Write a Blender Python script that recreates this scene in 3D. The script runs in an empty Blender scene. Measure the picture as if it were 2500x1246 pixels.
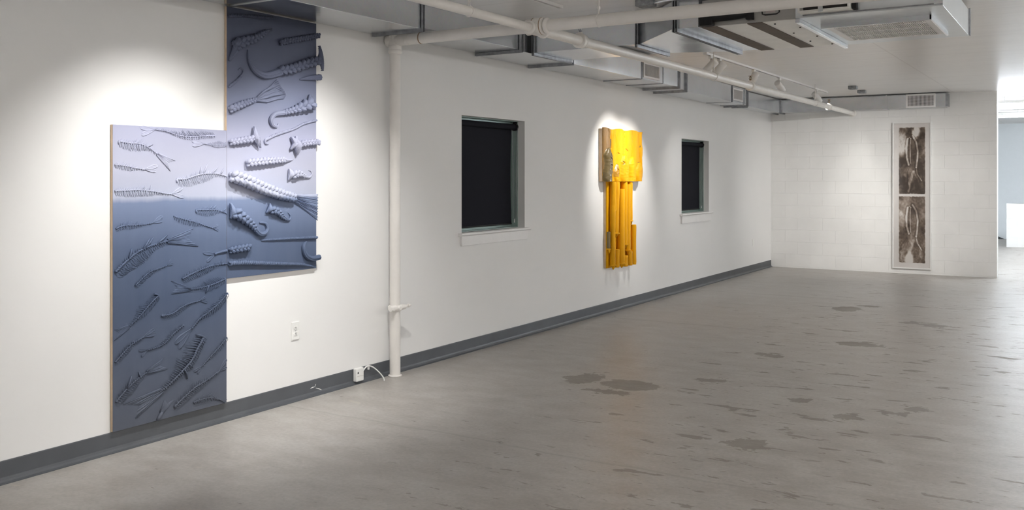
import bpy, math, random
from mathutils import Vector, noise
random.seed(7)
D = bpy.data
SC = bpy.context.scene
COL = SC.collection
PI = math.pi

# ------------------------------------------------------------------ camera
F = 2270.0                                   # focal length in pixels of a 2500 px wide frame
TH = math.atan(1411.0 / F)                   # yaw from the left wall's direction
CX, CZ, HY = 4.57, 1.52, 431.0               # camera x, height; horizon row
SN, CS = math.sin(TH), math.cos(TH)
cam = D.cameras.new('camera'); camo = D.objects.new('camera', cam); COL.objects.link(camo)
cam.sensor_width = 36.0; cam.lens = 36.0 * F / 2500.0
cam.shift_y = -(623.0 - HY) / 2500.0
cam.clip_start = 0.05; cam.clip_end = 200
camo.location = (CX, 0, CZ); camo.rotation_euler = (PI / 2, 0, TH)
SC.camera = camo

# ------------------------------------------------------------------ world, exposure
w = D.worlds.new('night'); SC.world = w; w.use_nodes = True
w.node_tree.nodes['Background'].inputs[0].default_value = (0.01, 0.014, 0.025, 1)
w.node_tree.nodes['Background'].inputs[1].default_value = 0.3
SC.view_settings.view_transform = 'Standard'
SC.view_settings.look = 'None'
SC.view_settings.gamma = 1.0
SC.view_settings.use_curve_mapping = False
SC.view_settings.exposure = 1.2
SC.cycles.max_bounces = 10
SC.cycles.diffuse_bounces = 6
SC.cycles.glossy_bounces = 5

CEIL = 2.80
TUBE_FILL, TUBE_FAR = 31.0, 56.0
SPOT = 1.15

def aim_spot(name, loc, target, power, size, blend, color, radius=0.03, parent=None):
    l = D.lights.new(name, 'SPOT'); l.energy = power * SPOT; l.spot_size = math.radians(size); l.spot_blend = blend
    l.color = color; l.shadow_soft_size = radius
    o = D.objects.new(name, l); COL.objects.link(o)
    d = Vector(target) - Vector(loc)
    o.rotation_euler = d.to_track_quat('-Z', 'Y').to_euler()
    if parent is not None:
        o.parent = parent; o.location = Vector(loc) - Vector(tuple(parent['_org']))
    else:
        o.location = loc
    return o

# ------------------------------------------------------------------ measuring helper: photograph point on a plane of the room
def W(px, py, x=None, y=None, z=None):
    u = (px - 1250) / F; v = (HY - py) / F
    d = (-SN + u * CS, CS + u * SN, v)
    t = (x - CX) / d[0] if x is not None else (y / d[1] if y is not None else (z - CZ) / d[2])
    return Vector((CX + d[0] * t, d[1] * t, CZ + d[2] * t))

# ------------------------------------------------------------------ materials
class NT:
    def __init__(s, name):
        s.m = D.materials.new(name); s.m.use_nodes = True
        s.t = s.m.node_tree; s.b = s.t.nodes['Principled BSDF']; s.o = s.t.nodes['Material Output']
    def n(s, ty, **k):
        x = s.t.nodes.new(ty)
        for a, b in k.items():
            if a.startswith('i_'):
                key = a[2:]; key = int(key) if key.isdigit() else key.replace('_', ' ')
                x.inputs[key].default_value = b
            else: setattr(x, a, b)
        return x
    def l(s, a, b): s.t.links.new(a, b)
    def math(s, op, a, b=None, clamp=False):
        x = s.t.nodes.new('ShaderNodeMath'); x.operation = op; x.use_clamp = clamp
        for i, v in enumerate((a, b)):
            if v is None: continue
            if isinstance(v, (int, float)): x.inputs[i].default_value = v
            else: s.l(v, x.inputs[i])
        return x.outputs[0]
    def ramp(s, fac, stops, interp='LINEAR'):
        r = s.t.nodes.new('ShaderNodeValToRGB'); r.color_ramp.interpolation = interp
        e = r.color_ramp.elements
        while len(e) < len(stops): e.new(0.5)
        for i, (p, c) in enumerate(stops):
            e[i].position = p; e[i].color = tuple(c) + (1,) if len(c) == 3 else c
        s.l(fac, r.inputs[0]); return r.outputs[0]
    def mix(s, fac, a, b, mode='MIX'):
        x = s.t.nodes.new('ShaderNodeMix'); x.data_type = 'RGBA'; x.blend_type = mode
        for i, v in ((0, fac), (6, a), (7, b)):
            if isinstance(v, (int, float)): x.inputs[i].default_value = v
            elif isinstance(v, tuple): x.inputs[i].default_value = v + (1,) if len(v) == 3 else v
            else: s.l(v, x.inputs[i])
        return x.outputs[2]
    def noise(s, vec, scale, detail=4, rough=0.55, dist=0.0):
        x = s.n('ShaderNodeTexNoise'); x.inputs['Scale'].default_value = scale
        x.inputs['Detail'].default_value = detail; x.inputs['Roughness'].default_value = rough
        x.inputs['Distortion'].default_value = dist
        if vec is not None: s.l(vec, x.inputs['Vector'])
        return x.outputs['Fac']
    def obj(s): return s.n('ShaderNodeTexCoord').outputs['Object']
    def mapped(s, vec, scale=(1, 1, 1), rot=(0, 0, 0), loc=(0, 0, 0)):
        x = s.n('ShaderNodeMapping'); x.inputs['Scale'].default_value = scale
        x.inputs['Rotation'].default_value = rot; x.inputs['Location'].default_value = loc
        s.l(vec, x.inputs['Vector']); return x.outputs[0]
    def bump(s, h, strength=0.3, dist=0.01):
        x = s.n('ShaderNodeBump'); x.inputs['Strength'].default_value = strength
        x.inputs['Distance'].default_value = dist; s.l(h, x.inputs['Height'])
        s.l(x.outputs[0], s.b.inputs['Normal']); return x
    def base(s, c, rough=0.5, metal=0.0, spec=0.5):
        if isinstance(c, tuple): s.b.inputs['Base Color'].default_value = c + (1,)
        else: s.l(c, s.b.inputs['Base Color'])
        if isinstance(rough, (int, float)): s.b.inputs['Roughness'].default_value = rough
        else: s.l(rough, s.b.inputs['Roughness'])
        s.b.inputs['Metallic'].default_value = metal
        s.b.inputs['Specular IOR Level'].default_value = spec
        return s

def plain(name, c, rough=0.5, metal=0.0, spec=0.5, var=0.06, vscale=12, bump=0.0):
    n = NT(name); v = n.obj(); f = n.noise(v, vscale, 5)
    lo = tuple(max(0, a * (1 - var)) for a in c); hi = tuple(min(1, a * (1 + var)) for a in c)
    n.base(n.ramp(f, [(0.3, lo), (0.7, hi)]), rough, metal, spec)
    if bump: n.bump(n.noise(v, vscale * 8, 4), bump, 0.002)
    return n.m

def glow(name, c, strength):
    n = NT(name); n.base((0.8, 0.8, 0.8), 0.4)
    n.b.inputs['Emission Color'].default_value = c + (1,); n.b.inputs['Emission Strength'].default_value = strength
    return n.m

M = {}
M['wall'] = plain('white_wall_paint', (0.80, 0.797, 0.788), 0.75, 0, 0.25, 0.012, 1.3, 0.05)
def block_mat():
    n = NT('painted_concrete_block'); v = n.obj()
    sw = n.n('ShaderNodeSeparateXYZ'); n.l(v, sw.inputs[0])
    cb = n.n('ShaderNodeCombineXYZ'); n.l(sw.outputs[0], cb.inputs[0]); n.l(sw.outputs[2], cb.inputs[1])
    b = n.n('ShaderNodeTexBrick'); n.l(cb.outputs[0], b.inputs['Vector'])
    b.inputs['Scale'].default_value = 1.0; b.inputs['Brick Width'].default_value = 0.406; b.inputs['Row Height'].default_value = 0.203
    b.inputs['Mortar Size'].default_value = 0.004; b.inputs['Mortar Smooth'].default_value = 0.6
    b.offset = 0.5; b.squash = 1.0
    f = n.noise(v, 2.2, 4)
    c = n.ramp(f, [(0.3, (0.76, 0.755, 0.74)), (0.7, (0.82, 0.815, 0.80))])
    c = n.mix(n.math('MULTIPLY', b.outputs['Fac'], .12), c, (0.70, 0.69, 0.67))
    n.base(c, 0.55, 0, 0.35)
    h = n.math('MULTIPLY', b.outputs['Fac'], -1.0)
    h = n.math('ADD', h, n.math('MULTIPLY', n.noise(v, 60, 5), 0.10))
    n.bump(h, 0.55, 0.005)
    return n.m
M['block'] = block_mat()
def ceil_mat():
    n = NT('painted_ceiling'); v = n.obj()
    s = n.n('ShaderNodeSeparateXYZ'); n.l(v, s.inputs[0])
    st = n.noise(n.mapped(v, (0.5, 9, 1)), 1.6, 4, 0.6)
    c = n.ramp(st, [(0.3, (0.73, 0.715, 0.70)), (0.7, (0.78, 0.765, 0.75))])
    # panel joints
    fy = n.math('FRACT', n.math('MULTIPLY', s.outputs[1], 1 / 0.61))
    j = n.math('LESS_THAN', n.math('ABSOLUTE', n.math('SUBTRACT', fy, 0.5)), 0.008)
    fx = n.math('FRACT', n.math('ADD', n.math('MULTIPLY', s.outputs[0], 1 / 2.44), 0.35))
    j2 = n.math('LESS_THAN', n.math('ABSOLUTE', n.math('SUBTRACT', fx, 0.5)), 0.003)
    jj = n.math('MAXIMUM', j, j2)
    c = n.mix(n.math('MULTIPLY', jj, 0.28), c, (0.38, 0.35, 0.33))
    n.base(c, 0.33, 0, 0.5)
    h = n.math('SUBTRACT', n.math('MULTIPLY', st, 0.5), jj)
    n.bump(h, 0.12, 0.004)
    return n.m
M['ceiling'] = ceil_mat()
def floor_mat():
    n = NT('worn_painted_concrete'); v = n.obj()
    s = n.n('ShaderNodeSeparateXYZ'); n.l(v, s.inputs[0])
    big = n.noise(v, 0.7, 5, 0.6); med = n.noise(n.mapped(v, (1, 1.6, 1)), 3.2, 8, 0.65)
    fine = n.noise(v, 45, 4, 0.6)
    c = n.ramp(big, [(0.3, (0.325, 0.300, 0.272)), (0.7, (0.385, 0.362, 0.335))])
    c = n.mix(n.ramp(med, [(0.38, (0, 0, 0)), (0.72, (1, 1, 1))]), c, (0.46, 0.445, 0.42))
    c = n.mix(0.22, c, fine, 'OVERLAY')
    # chipped, bare places: fewer by the left wall
    wx = n.math('MULTIPLY', n.math('SUBTRACT', s.outputs[0], 0.7), 0.55, True)
    ns = n.noise(n.mapped(v, (3.4, 9.0, 1)), 1.0, 7, 0.58, 0.3)
    zone = n.noise(v, 0.55, 2)
    thr = n.math('SUBTRACT', 0.765, n.math('ADD', n.math('MULTIPLY', wx, 0.07), n.math('MULTIPLY', zone, 0.16)))
    chip = n.math('MULTIPLY', n.math('SUBTRACT', ns, thr), 90.0, True)
    ns2 = n.noise(n.mapped(v, (6, 20, 1), (0, 0, 0.05), (5, 3, 0)), 1.0, 5, 0.6, 0.2)
    chip2 = n.math('MULTIPLY', n.math('SUBTRACT', ns2, 0.645), 60.0, True)
    chip2 = n.math('MULTIPLY', chip2, wx)
    # patches with places of their own
    wob = n.n('ShaderNodeTexNoise'); wob.inputs['Scale'].default_value = 7.5; wob.inputs['Detail'].default_value = 9; wob.inputs['Roughness'].default_value = .68; n.l(v, wob.inputs['Vector'])
    sub = n.n('ShaderNodeVectorMath', operation='SUBTRACT'); n.l(wob.outputs['Color'], sub.inputs[0]); sub.inputs[1].default_value = (.5, .5, .5)
    sc = n.n('ShaderNodeVectorMath', operation='SCALE'); n.l(sub.outputs[0], sc.inputs[0]); sc.inputs['Scale'].default_value = 0.38
    add = n.n('ShaderNodeVectorMath', operation='ADD'); n.l(v, add.inputs[0]); n.l(sc.outputs[0], add.inputs[1])
    patches = [(1.34, 6.22, .13, .20), (1.74, 6.20, .24, .16), (1.66, 5.93, .20, .05), (2.79, 8.80, .20, .13), (2.25, 7.85, .14, .08),
               (2.19, 6.66, .11, .07), (2.90, 6.40, .09, .06), (2.21, 11.07, .14, .25), (2.37, 11.45, .14, .08), (3.27, 6.11, .08, .07),
               (3.51, 6.35, .08, .07), (3.60, 6.55, .09, .09), (3.22, 10.3, .13, .12), (2.92, 5.2, .13, .10), (2.6, 5.95, .09, .04), (3.0, 10.4, .1, .12)]
    acc = None
    for (x, y, a, b) in patches:
        m1 = n.n('ShaderNodeVectorMath', operation='SUBTRACT'); n.l(add.outputs[0], m1.inputs[0]); m1.inputs[1].default_value = (x, y, 0)
        m2 = n.n('ShaderNodeVectorMath', operation='MULTIPLY'); n.l(m1.outputs[0], m2.inputs[0]); m2.inputs[1].default_value = (1 / a, 1 / b, 0)
        m3 = n.n('ShaderNodeVectorMath', operation='LENGTH'); n.l(m2.outputs[0], m3.inputs[0])
        q = n.math('MULTIPLY', n.math('SUBTRACT', 1.0, m3.outputs['Value']), 12.0, True)
        acc = q if acc is None else n.math('MAXIMUM', acc, q)
    dark = n.math('MAXIMUM', n.math('MAXIMUM', chip, chip2), acc)
    c = n.mix(n.math('MULTIPLY', dark, 0.6), c, n.ramp(med, [(0.3, (0.19, 0.165, 0.135)), (0.7, (0.25, 0.225, 0.19))]))
    # pale bare spots near the left wall
    near = n.math('MULTIPLY', n.math('SUBTRACT', 1.1, s.outputs[0]), 1.4, True)
    ns3 = n.noise(n.mapped(v, (3.2, 5.5, 1), (0, 0, .3), (9, 1, 0)), 1.0, 6, 0.6, 0.4)
    pale = n.math('MULTIPLY', n.math('MULTIPLY', n.math('SUBTRACT', ns3, 0.66), 40.0, True), near)
    c = n.mix(n.math('MULTIPLY', pale, 0.45), c, (0.50, 0.47, 0.40))
    # slab joints and long scratches
    jt = None
    wv = n.math('MULTIPLY', n.noise(n.mapped(v, (1, 0, 0)), 1.1, 3), 0.16)
    for yy, wd, k in ((4.45, .012, .5), (9.08, .012, 1), (11.88, .014, 1), (7.0, .006, .6)):
        dd = n.math('ABSOLUTE', n.math('SUBTRACT', n.math('SUBTRACT', s.outputs[1], wv), yy - 0.08))
        q = n.math('MULTIPLY', n.math('LESS_THAN', dd, wd), k)
        jt = q if jt is None else n.math('MAXIMUM', jt, q)
    scr = n.noise(n.mapped(v, (1.2, 55, 1), (0, 0, 0.12)), 1.0, 3)
    scr = n.math('MULTIPLY', n.math('SUBTRACT', scr, 0.70), 10.0, True)
    scr2 = n.noise(n.mapped(v, (50, 1.4, 1), (0, 0, -0.35)), 1.0, 3)
    scr2 = n.math('MULTIPLY', n.math('SUBTRACT', scr2, 0.735), 10.0, True)
    lines = n.math('MAXIMUM', jt, n.math('MULTIPLY', n.math('MAXIMUM', scr, scr2), wx))
    c = n.mix(n.math('MULTIPLY', lines, 0.4), c, (0.16, 0.145, 0.125))
    r = n.math('ADD', n.math('MULTIPLY', med, 0.20), 0.29)
    r = n.math('ADD', r, n.math('MULTIPLY', dark, 0.22))
    n.base(c, r, 0, 0.30)
    h = n.math('ADD', n.math('MULTIPLY', dark, -0.7), n.math('MULTIPLY', n.noise(v, 9, 6, 0.6), 0.55))
    h = n.math('ADD', h, n.math('MULTIPLY', fine, 0.12)); h = n.math('SUBTRACT', h, n.math('MULTIPLY', lines, 0.4))
    n.bump(h, 0.22, 0.006)
    return n.m
M['floor'] = floor_mat()
M['rubber'] = plain('grey_rubber_baseboard', (0.082, 0.088, 0.098), 0.42, 0, 0.5, 0.10, 5, 0.1)
M['trim'] = plain('white_trim_paint', (0.80, 0.79, 0.78), 0.4, 0, 0.5, 0.02)
M['pipe'] = plain('white_painted_iron', (0.76, 0.735, 0.70), 0.38, 0, 0.5, 0.04, 7, 0.12)
M['fixture'] = plain('white_enamel', (0.80, 0.79, 0.77), 0.35, 0, 0.5, 0.02)
def galv():
    n = NT('galvanised_sheet'); v = n.obj()
    vo = n.n('ShaderNodeTexVoronoi'); vo.inputs['Scale'].default_value = 55; n.l(v, vo.inputs['Vector'])
    f = n.noise(v, 1.8, 5)
    c = n.ramp(f, [(0.3, (0.60, 0.62, 0.645)), (0.7, (0.76, 0.78, 0.805))])
    c = n.mix(0.10, c, vo.outputs['Color'], 'SOFT_LIGHT')
    n.base(c, n.math('ADD', n.math('MULTIPLY', f, 0.18), 0.13), 0.92, 0.5)
    n.bump(n.noise(v, 2.3, 3), 0.25, 0.02)
    return n.m
M['galv'] = galv()
M['flange'] = plain('dark_galvanised_flange', (0.32, 0.33, 0.35), 0.38, 0.8, 0.5, 0.25, 20)
M['boxmetal'] = plain('weathered_zinc_box', (0.30, 0.31, 0.32), 0.6, 0.4, 0.3, 0.3, 40)
M['grille'] = plain('white_grille_enamel', (0.80, 0.78, 0.77), 0.4, 0, 0.5, 0.02)
M['dark'] = plain('dark_cavity', (0.05, 0.045, 0.045), 0.8, 0, 0.2, 0.1)
M['greyslot'] = plain('grey_duct_interior', (0.19, 0.175, 0.17), 0.7, 0.2, 0.3, 0.1)
M['black'] = plain('black_rubber_insulation', (0.012, 0.012, 0.013), 0.6, 0, 0.3, 0.2)
M['acwhite'] = plain('off_white_casing', (0.86, 0.85, 0.81), 0.4, 0.1, 0.5, 0.05, 6)
M['acgrey'] = plain('grey_steel_casing', (0.42, 0.41, 0.39), 0.45, 0.5, 0.5, 0.06, 9)
M['tape'] = plain('brown_insulation_tape', (0.115, 0.085, 0.062), 0.6, 0, 0.3, 0.15, 9)
M['paper'] = plain('pale_pink_label', (0.55, 0.48, 0.46), 0.6, 0, 0.3, 0.05)
def scratched():
    n = NT('scratched_zinc'); v = n.obj()
    a = n.noise(n.mapped(v, (4, 26, 1), (0, 0, .5)), 1.0, 4, .6)
    f = n.math('MULTIPLY', n.math('SUBTRACT', a, 0.60), 14, True)
    c = n.mix(n.math('MULTIPLY', f, .4), (0.70, 0.73, 0.745), (0.42, 0.45, 0.46))
    n.base(c, 0.33, 0.75, 0.5); n.bump(n.noise(v, 2.0, 2), 0.2, 0.02)
    return n.m
M['zinc'] = scratched()
M['brass'] = plain('dull_brass', (0.20, 0.13, 0.06), 0.4, 0.9, 0.5, 0.2, 30)
M['rust'] = plain('rust_stained_joint', (0.30, 0.20, 0.13), 0.7, 0, 0.3, 0.3, 40)
M['jointline'] = plain('painted_joint', (0.48, 0.43, 0.38), 0.6, 0, 0.3, 0.2, 30)
M['teal'] = plain('grey_green_window_metal', (0.34, 0.44, 0.41), 0.35, 0.2, 0.5, 0.05)
def fabric():
    n = NT('black_screen_fabric'); v = n.obj()
    b = n.n('ShaderNodeTexChecker'); b.inputs['Scale'].default_value = 420; n.l(v, b.inputs['Vector'])
    b.inputs[1].default_value = (0.010, 0.011, 0.015, 1); b.inputs[2].default_value = (0.020, 0.020, 0.026, 1)
    n.base(b.outputs[0], 0.8, 0, 0.08)
    return n.m
M['fabric'] = fabric()
def glassm():
    n = NT('thin_pane')
    n.t.nodes.remove(n.b)
    g = n.n('ShaderNodeBsdfGlossy'); g.inputs['Roughness'].default_value = 0.02
    t = n.n('ShaderNodeBsdfTransparent'); fr = n.n('ShaderNodeFresnel'); fr.inputs[0].default_value = 1.45
    m = n.n('ShaderNodeMixShader'); n.l(fr.outputs[0], m.inputs[0]); n.l(t.outputs[0], m.inputs[1]); n.l(g.outputs[0], m.inputs[2])
    n.l(m.outputs[0], n.o.inputs[0])
    return n.m
M['glass'] = glassm()
M['slot'] = plain('outlet_slot', (0.05, 0.05, 0.05), 0.6)
M['plastic'] = plain('white_plastic', (0.82, 0.82, 0.80), 0.3, 0, 0.5, 0.01)
M['wood'] = plain('pale_birch_edge', (0.62, 0.48, 0.34), 0.55, 0, 0.4, 0.10, 20)
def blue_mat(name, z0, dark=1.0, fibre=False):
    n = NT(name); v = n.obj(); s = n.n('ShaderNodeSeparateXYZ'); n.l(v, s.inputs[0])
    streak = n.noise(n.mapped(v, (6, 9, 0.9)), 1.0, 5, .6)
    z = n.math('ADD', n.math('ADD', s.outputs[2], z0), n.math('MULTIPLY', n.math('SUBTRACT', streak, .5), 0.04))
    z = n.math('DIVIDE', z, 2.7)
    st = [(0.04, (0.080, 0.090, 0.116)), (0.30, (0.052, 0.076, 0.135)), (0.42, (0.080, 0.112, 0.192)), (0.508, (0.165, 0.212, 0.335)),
          (0.519, (0.40, 0.425, 0.535)), (0.585, (0.42, 0.43, 0.535)), (0.66, (0.36, 0.37, 0.49)), (0.74, (0.215, 0.24, 0.35)), (0.84, (0.105, 0.122, 0.19)), (0.96, (0.032, 0.040, 0.072))]  # ombré dye; top stops painted darker for the shade above the spot beams
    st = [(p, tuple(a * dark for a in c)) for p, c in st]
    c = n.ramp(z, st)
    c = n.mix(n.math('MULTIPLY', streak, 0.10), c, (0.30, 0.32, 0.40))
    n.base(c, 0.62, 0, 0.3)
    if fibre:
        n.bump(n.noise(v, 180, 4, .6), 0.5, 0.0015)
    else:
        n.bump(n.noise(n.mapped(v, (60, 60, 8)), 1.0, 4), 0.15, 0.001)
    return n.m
def yellow_mat(name, c1, c2, rough, spec=0.5):
    n = NT(name); v = n.obj()
    f = n.noise(n.mapped(v, (14, 14, 2.5)), 1.0, 6, .6)
    n.base(n.ramp(f, [(0.3, c1), (0.7, c2)]), rough, 0, spec)
    n.bump(n.noise(n.mapped(v, (70, 70, 10)), 1.0, 4), 0.25, 0.002)
    return n.m
M['yellow'] = yellow_mat('golden_yellow_dye', (0.60, 0.285, 0.0015), (0.73, 0.36, 0.002), 0.50, 0.18)
M['ochre'] = yellow_mat('ochre_dye', (0.36, 0.17, 0.006), (0.50, 0.25, 0.008), 0.30)
M['bronze'] = yellow_mat('bronze_brown', (0.10, 0.070, 0.022), (0.19, 0.135, 0.05), 0.28)  # darker brown of the left pod, the cracks and one small rod
M['tan'] = yellow_mat('tan_shaded_side', (0.19, 0.10, 0.025), (0.28, 0.155, 0.04), 0.4)  # brown that paints in the shade on the block's left column
M['mat'] = plain('cream_paper', (0.76, 0.725, 0.70), 0.8, 0, 0.2, 0.02)
M['frame'] = plain('white_lacquered_frame', (0.78, 0.775, 0.76), 0.3, 0, 0.5, 0.01)
M['tube_far'] = glow('cool_fluorescent_tube', (0.86, 0.93, 1.0), TUBE_FAR)
M['tube_fill'] = glow('fill_fluorescent_tube', (1.0, 0.98, 0.96), TUBE_FILL)  # tubes of the unseen fixtures added for ambient light
M['lens'] = glow('lit_lamp_lens', (1.0, 0.95, 0.86), 12.0)
M['farwall'] = plain('pale_blue_wall_paint', (0.80, 0.845, 0.875), 0.7, 0, 0.3, 0.01)
M['rail'] = plain('dark_handrail', (0.04, 0.045, 0.05), 0.4, 0.3)

# ------------------------------------------------------------------ mesh helpers
class MB:
    def __init__(s): s.v = []; s.f = []; s.m = []
    def add(s, vs, fs, mi=0):
        o = len(s.v); s.v += [tuple(a) for a in vs]; s.f += [tuple(i + o for i in f) for f in fs]; s.m += [mi] * len(fs); return s
    def box(s, x0, x1, y0, y1, z0, z1, mi=0):
        vs = [(x, y, z) for x in (x0, x1) for y in (y0, y1) for z in (z0, z1)]
        return s.add(vs, [(0, 1, 3, 2), (4, 6, 7, 5), (0, 4, 5, 1), (2, 3, 7, 6), (0, 2, 6, 4), (1, 5, 7, 3)], mi)
    def tube(s, pts, rad, seg=10, caps=True, flat=None, mi=0):
        pts = [Vector(p) for p in pts]; n = len(pts)
        if isinstance(rad, (int, float)): rad = [rad] * n
        t0 = (pts[1] - pts[0]).normalized()
        up = Vector((1, 0, 0)) if abs(t0.x) < 0.9 else Vector((0, 0, 1))
        vs = []
        for i in range(n):
            t = (pts[min(i + 1, n - 1)] - pts[max(i - 1, 0)])
            if t.length < 1e-9: t = t0
            t.normalize()
            a = (up - t * up.dot(t))
            if a.length < 1e-6: a = t.orthogonal()
            a.normalize(); b = t.cross(a)
            if flat is None: up = a
            for k in range(seg):
                g = 2 * PI * k / seg
                vs.append(pts[i] + a * (math.cos(g) * rad[i] * (flat or 1)) + b * (math.sin(g) * rad[i]))
        fs = [(i * seg + k, i * seg + (k + 1) % seg, (i + 1) * seg + (k + 1) % seg, (i + 1) * seg + k) for i in range(n - 1) for k in range(seg)]
        if caps: fs += [tuple(range(seg))[::-1], tuple((n - 1) * seg + k for k in range(seg))]
        return s.add(vs, fs, mi)
    def prism(s, poly, axis, a0, a1, mi=0):
        """poly in the two other axes, extruded along axis"""
        def mk(p, a):
            return {'x': (a, p[0], p[1]), 'y': (p[0], a, p[1]), 'z': (p[0], p[1], a)}[axis]
        n = len(poly)
        return s.add([mk(p, a0) for p in poly] + [mk(p, a1) for p in poly],
                     [tuple(range(n))[::-1], tuple(range(n, 2 * n))] + [(i, (i + 1) % n, (i + 1) % n + n, i + n) for i in range(n)], mi)
    def hexa(s, q0, q1, mi=0):
        return s.add(list(q0) + list(q1), [(3, 2, 1, 0), (4, 5, 6, 7)] + [(i, (i + 1) % 4, (i + 1) % 4 + 4, i + 4) for i in range(4)], mi)
    def build(s, name, mat, parent=None, smooth=False, bevel=0.0, org=None):
        me = D.meshes.new(name)
        if parent is not None: org = Vector(tuple(parent['_org']))
        org = Vector(org) if org is not None else Vector((0, 0, 0))
        me.from_pydata([tuple(Vector(v) - org) for v in s.v], [], s.f)
        mats = mat if isinstance(mat, (list, tuple)) else [mat]
        for m_ in mats: me.materials.append(m_)
        for i, p in enumerate(me.polygons):
            p.material_index = s.m[i]; p.use_smooth = smooth
        me.update()
        o = D.objects.new(name, me); COL.objects.link(o)
        if parent is not None: o.parent = parent
        else: o.location = org
        o['_org'] = tuple(org)
        import bmesh
        bm = bmesh.new(); bm.from_mesh(me); bmesh.ops.recalc_face_normals(bm, faces=bm.faces); bm.to_mesh(me); bm.free()
        if smooth and not bevel and mats[0] is not M.get('blueB'):
            try: me.set_sharp_from_angle(angle=math.radians(50))
            except Exception: pass
        if bevel:
            b = o.modifiers.new('bevel', 'BEVEL'); b.width = bevel; b.segments = 2; b.limit_method = 'ANGLE'
        return o

def thing(name, label, cat, loc, group=None):
    o = D.objects.new(name, None); COL.objects.link(o); o.location = loc; o['_org'] = tuple(loc)
    o.empty_display_size = 0.05
    return tag(o, label, cat, group)
def tag(o, label, cat, group=None):
    o['label'] = label; o['category'] = cat
    if group: o['group'] = group
    return o
def struct(o, label=None):
    o['kind'] = 'structure'
    if label: o['label'] = label
    return o
def sempty(name, loc):
    o = D.objects.new(name, None); COL.objects.link(o); o.location = loc; o['_org'] = tuple(loc); o['kind'] = 'structure'; o.empty_display_size = .05
    return o

def smooth_path(pts, rad, step):
    """Catmull-Rom through pts (Vectors) with radii, resampled evenly"""
    P_ = [Vector(p) for p in pts]; out = []
    n = len(P_)
    for i in range(n - 1):
        p0 = P_[max(i - 1, 0)]; p1 = P_[i]; p2 = P_[i + 1]; p3 = P_[min(i + 2, n - 1)]
        for k in range(12):
            t = k / 12
            q = 0.5 * ((2 * p1) + (p2 - p0) * t + (2 * p0 - 5 * p1 + 4 * p2 - p3) * t * t + (3 * p1 - p0 - 3 * p2 + p3) * t ** 3)
            out.append((q, rad[i] + (rad[i + 1] - rad[i]) * t))
    out.append((P_[-1], rad[-1]))
    L = [0]
    for i in range(1, len(out)): L.append(L[-1] + (out[i][0] - out[i - 1][0]).length)
    m = max(3, int(L[-1] / step) + 1); res = []; j = 0
    for k in range(m):
        d = L[-1] * k / (m - 1)
        while j < len(L) - 2 and L[j + 1] < d: j += 1
        f = (d - L[j]) / max(1e-9, L[j + 1] - L[j])
        res.append((out[j][0].lerp(out[j + 1][0], f), out[j][1] + (out[j + 1][1] - out[j][1]) * f))
    return [r[0] for r in res], [r[1] for r in res], L[-1]

# ================================================================== STRUCTURE
YB = 15.62          # back wall face
XR = 9.5            # right wall
YN = -3.5           # wall behind the camera
YF = 25.5           # far room's end wall
XE = 3.39           # free end of the back wall
struct(MB().box(-0.3, XR, YN, YF, -0.15, 0).build('floor', M['floor']), 'grey worn painted concrete floor')
struct(MB().box(-0.3, XR, YN, YF, CEIL, CEIL + 0.15).build('ceiling', M['ceiling']), 'off-white panelled ceiling')
# left wall with two window openings
w1a, w1b = W(1127, 431, x=0).y, W(1281, 431, x=0).y
w1t, w1s = W(1127, 281, x=0).z, 1.035
w2a, w2b = W(1664, 431, x=0).y, W(1730.5, 431, x=0).y
w2t, w2s = W(1664, 338.5, x=0).z, W(1664, 522.5, x=0).z
mb = MB(); TW = -0.25
mb.box(TW, 0, YN, w1a, 0, CEIL).box(TW, 0, w1a, w1b, 0, w1s).box(TW, 0, w1a, w1b, w1t, CEIL)
mb.box(TW, 0, w1b, w2a, 0, CEIL).box(TW, 0, w2a, w2b, 0, w2s).box(TW, 0, w2a, w2b, w2t, CEIL).box(TW, 0, w2b, YF, 0, CEIL)
struct(mb.build('wall_left', M['wall']), 'white painted wall with two small windows')
struct(MB().box(-0.001, XE, YB, YB + 0.2, 0, CEIL).build('wall_back', M['block'], org=(.037, YB, .02)), 'white painted concrete block wall')
struct(MB().box(XR, XR + 0.15, YN, YF, 0, CEIL).build('wall_right', M['wall']))
struct(MB().box(0, XR, YN - 0.15, YN, 0, CEIL).build('wall_front', M['wall']))
struct(MB().box(0, XR, YF, YF + 0.15, 0, CEIL).build('wall_far', M['farwall']), 'pale blue wall of the room beyond')
hw = W(2455, 605, z=0)
struct(MB().box(hw.x, XR, hw.y + 0.25, hw.y + 0.45, 0, 0.935).build('wall_half', M['block'], org=(hw.x, hw.y, 0)), 'low white block wall in the room beyond')
# baseboard with a cove toe
bp = [(0, 0), (0.030, 0), (0.030, 0.003), (0.016, 0.008), (0.009, 0.018), (0.006, 0.03), (0.005, 0.108), (0.003, 0.112), (0, 0.112)]
struct(MB().prism(bp, 'y', YN, YB).build('baseboard_left', M['rubber']), 'dark grey rubber baseboard along the left wall')
# scuffs of dry plaster on the baseboard
mb = MB()
for a, b, wd in (((758, 949), (769, 945), .004), ((769, 945), (771, 938), .003), ((771, 948), (786, 953), .004)):
    p, q = W(*a, x=.0065), W(*b, x=.0065)
    mb.tube([p, (p + q) / 2 + Vector((0, 0, .002)), q], [wd * .4, wd, wd * .3], 6, flat=.3)
sc = mb.build('plaster_smear', M['trim'], org=W(771, 948, x=.0065))
tag(sc, 'small white plaster smear stuck on the dark baseboard below the outlet', 'plaster smear')

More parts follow.
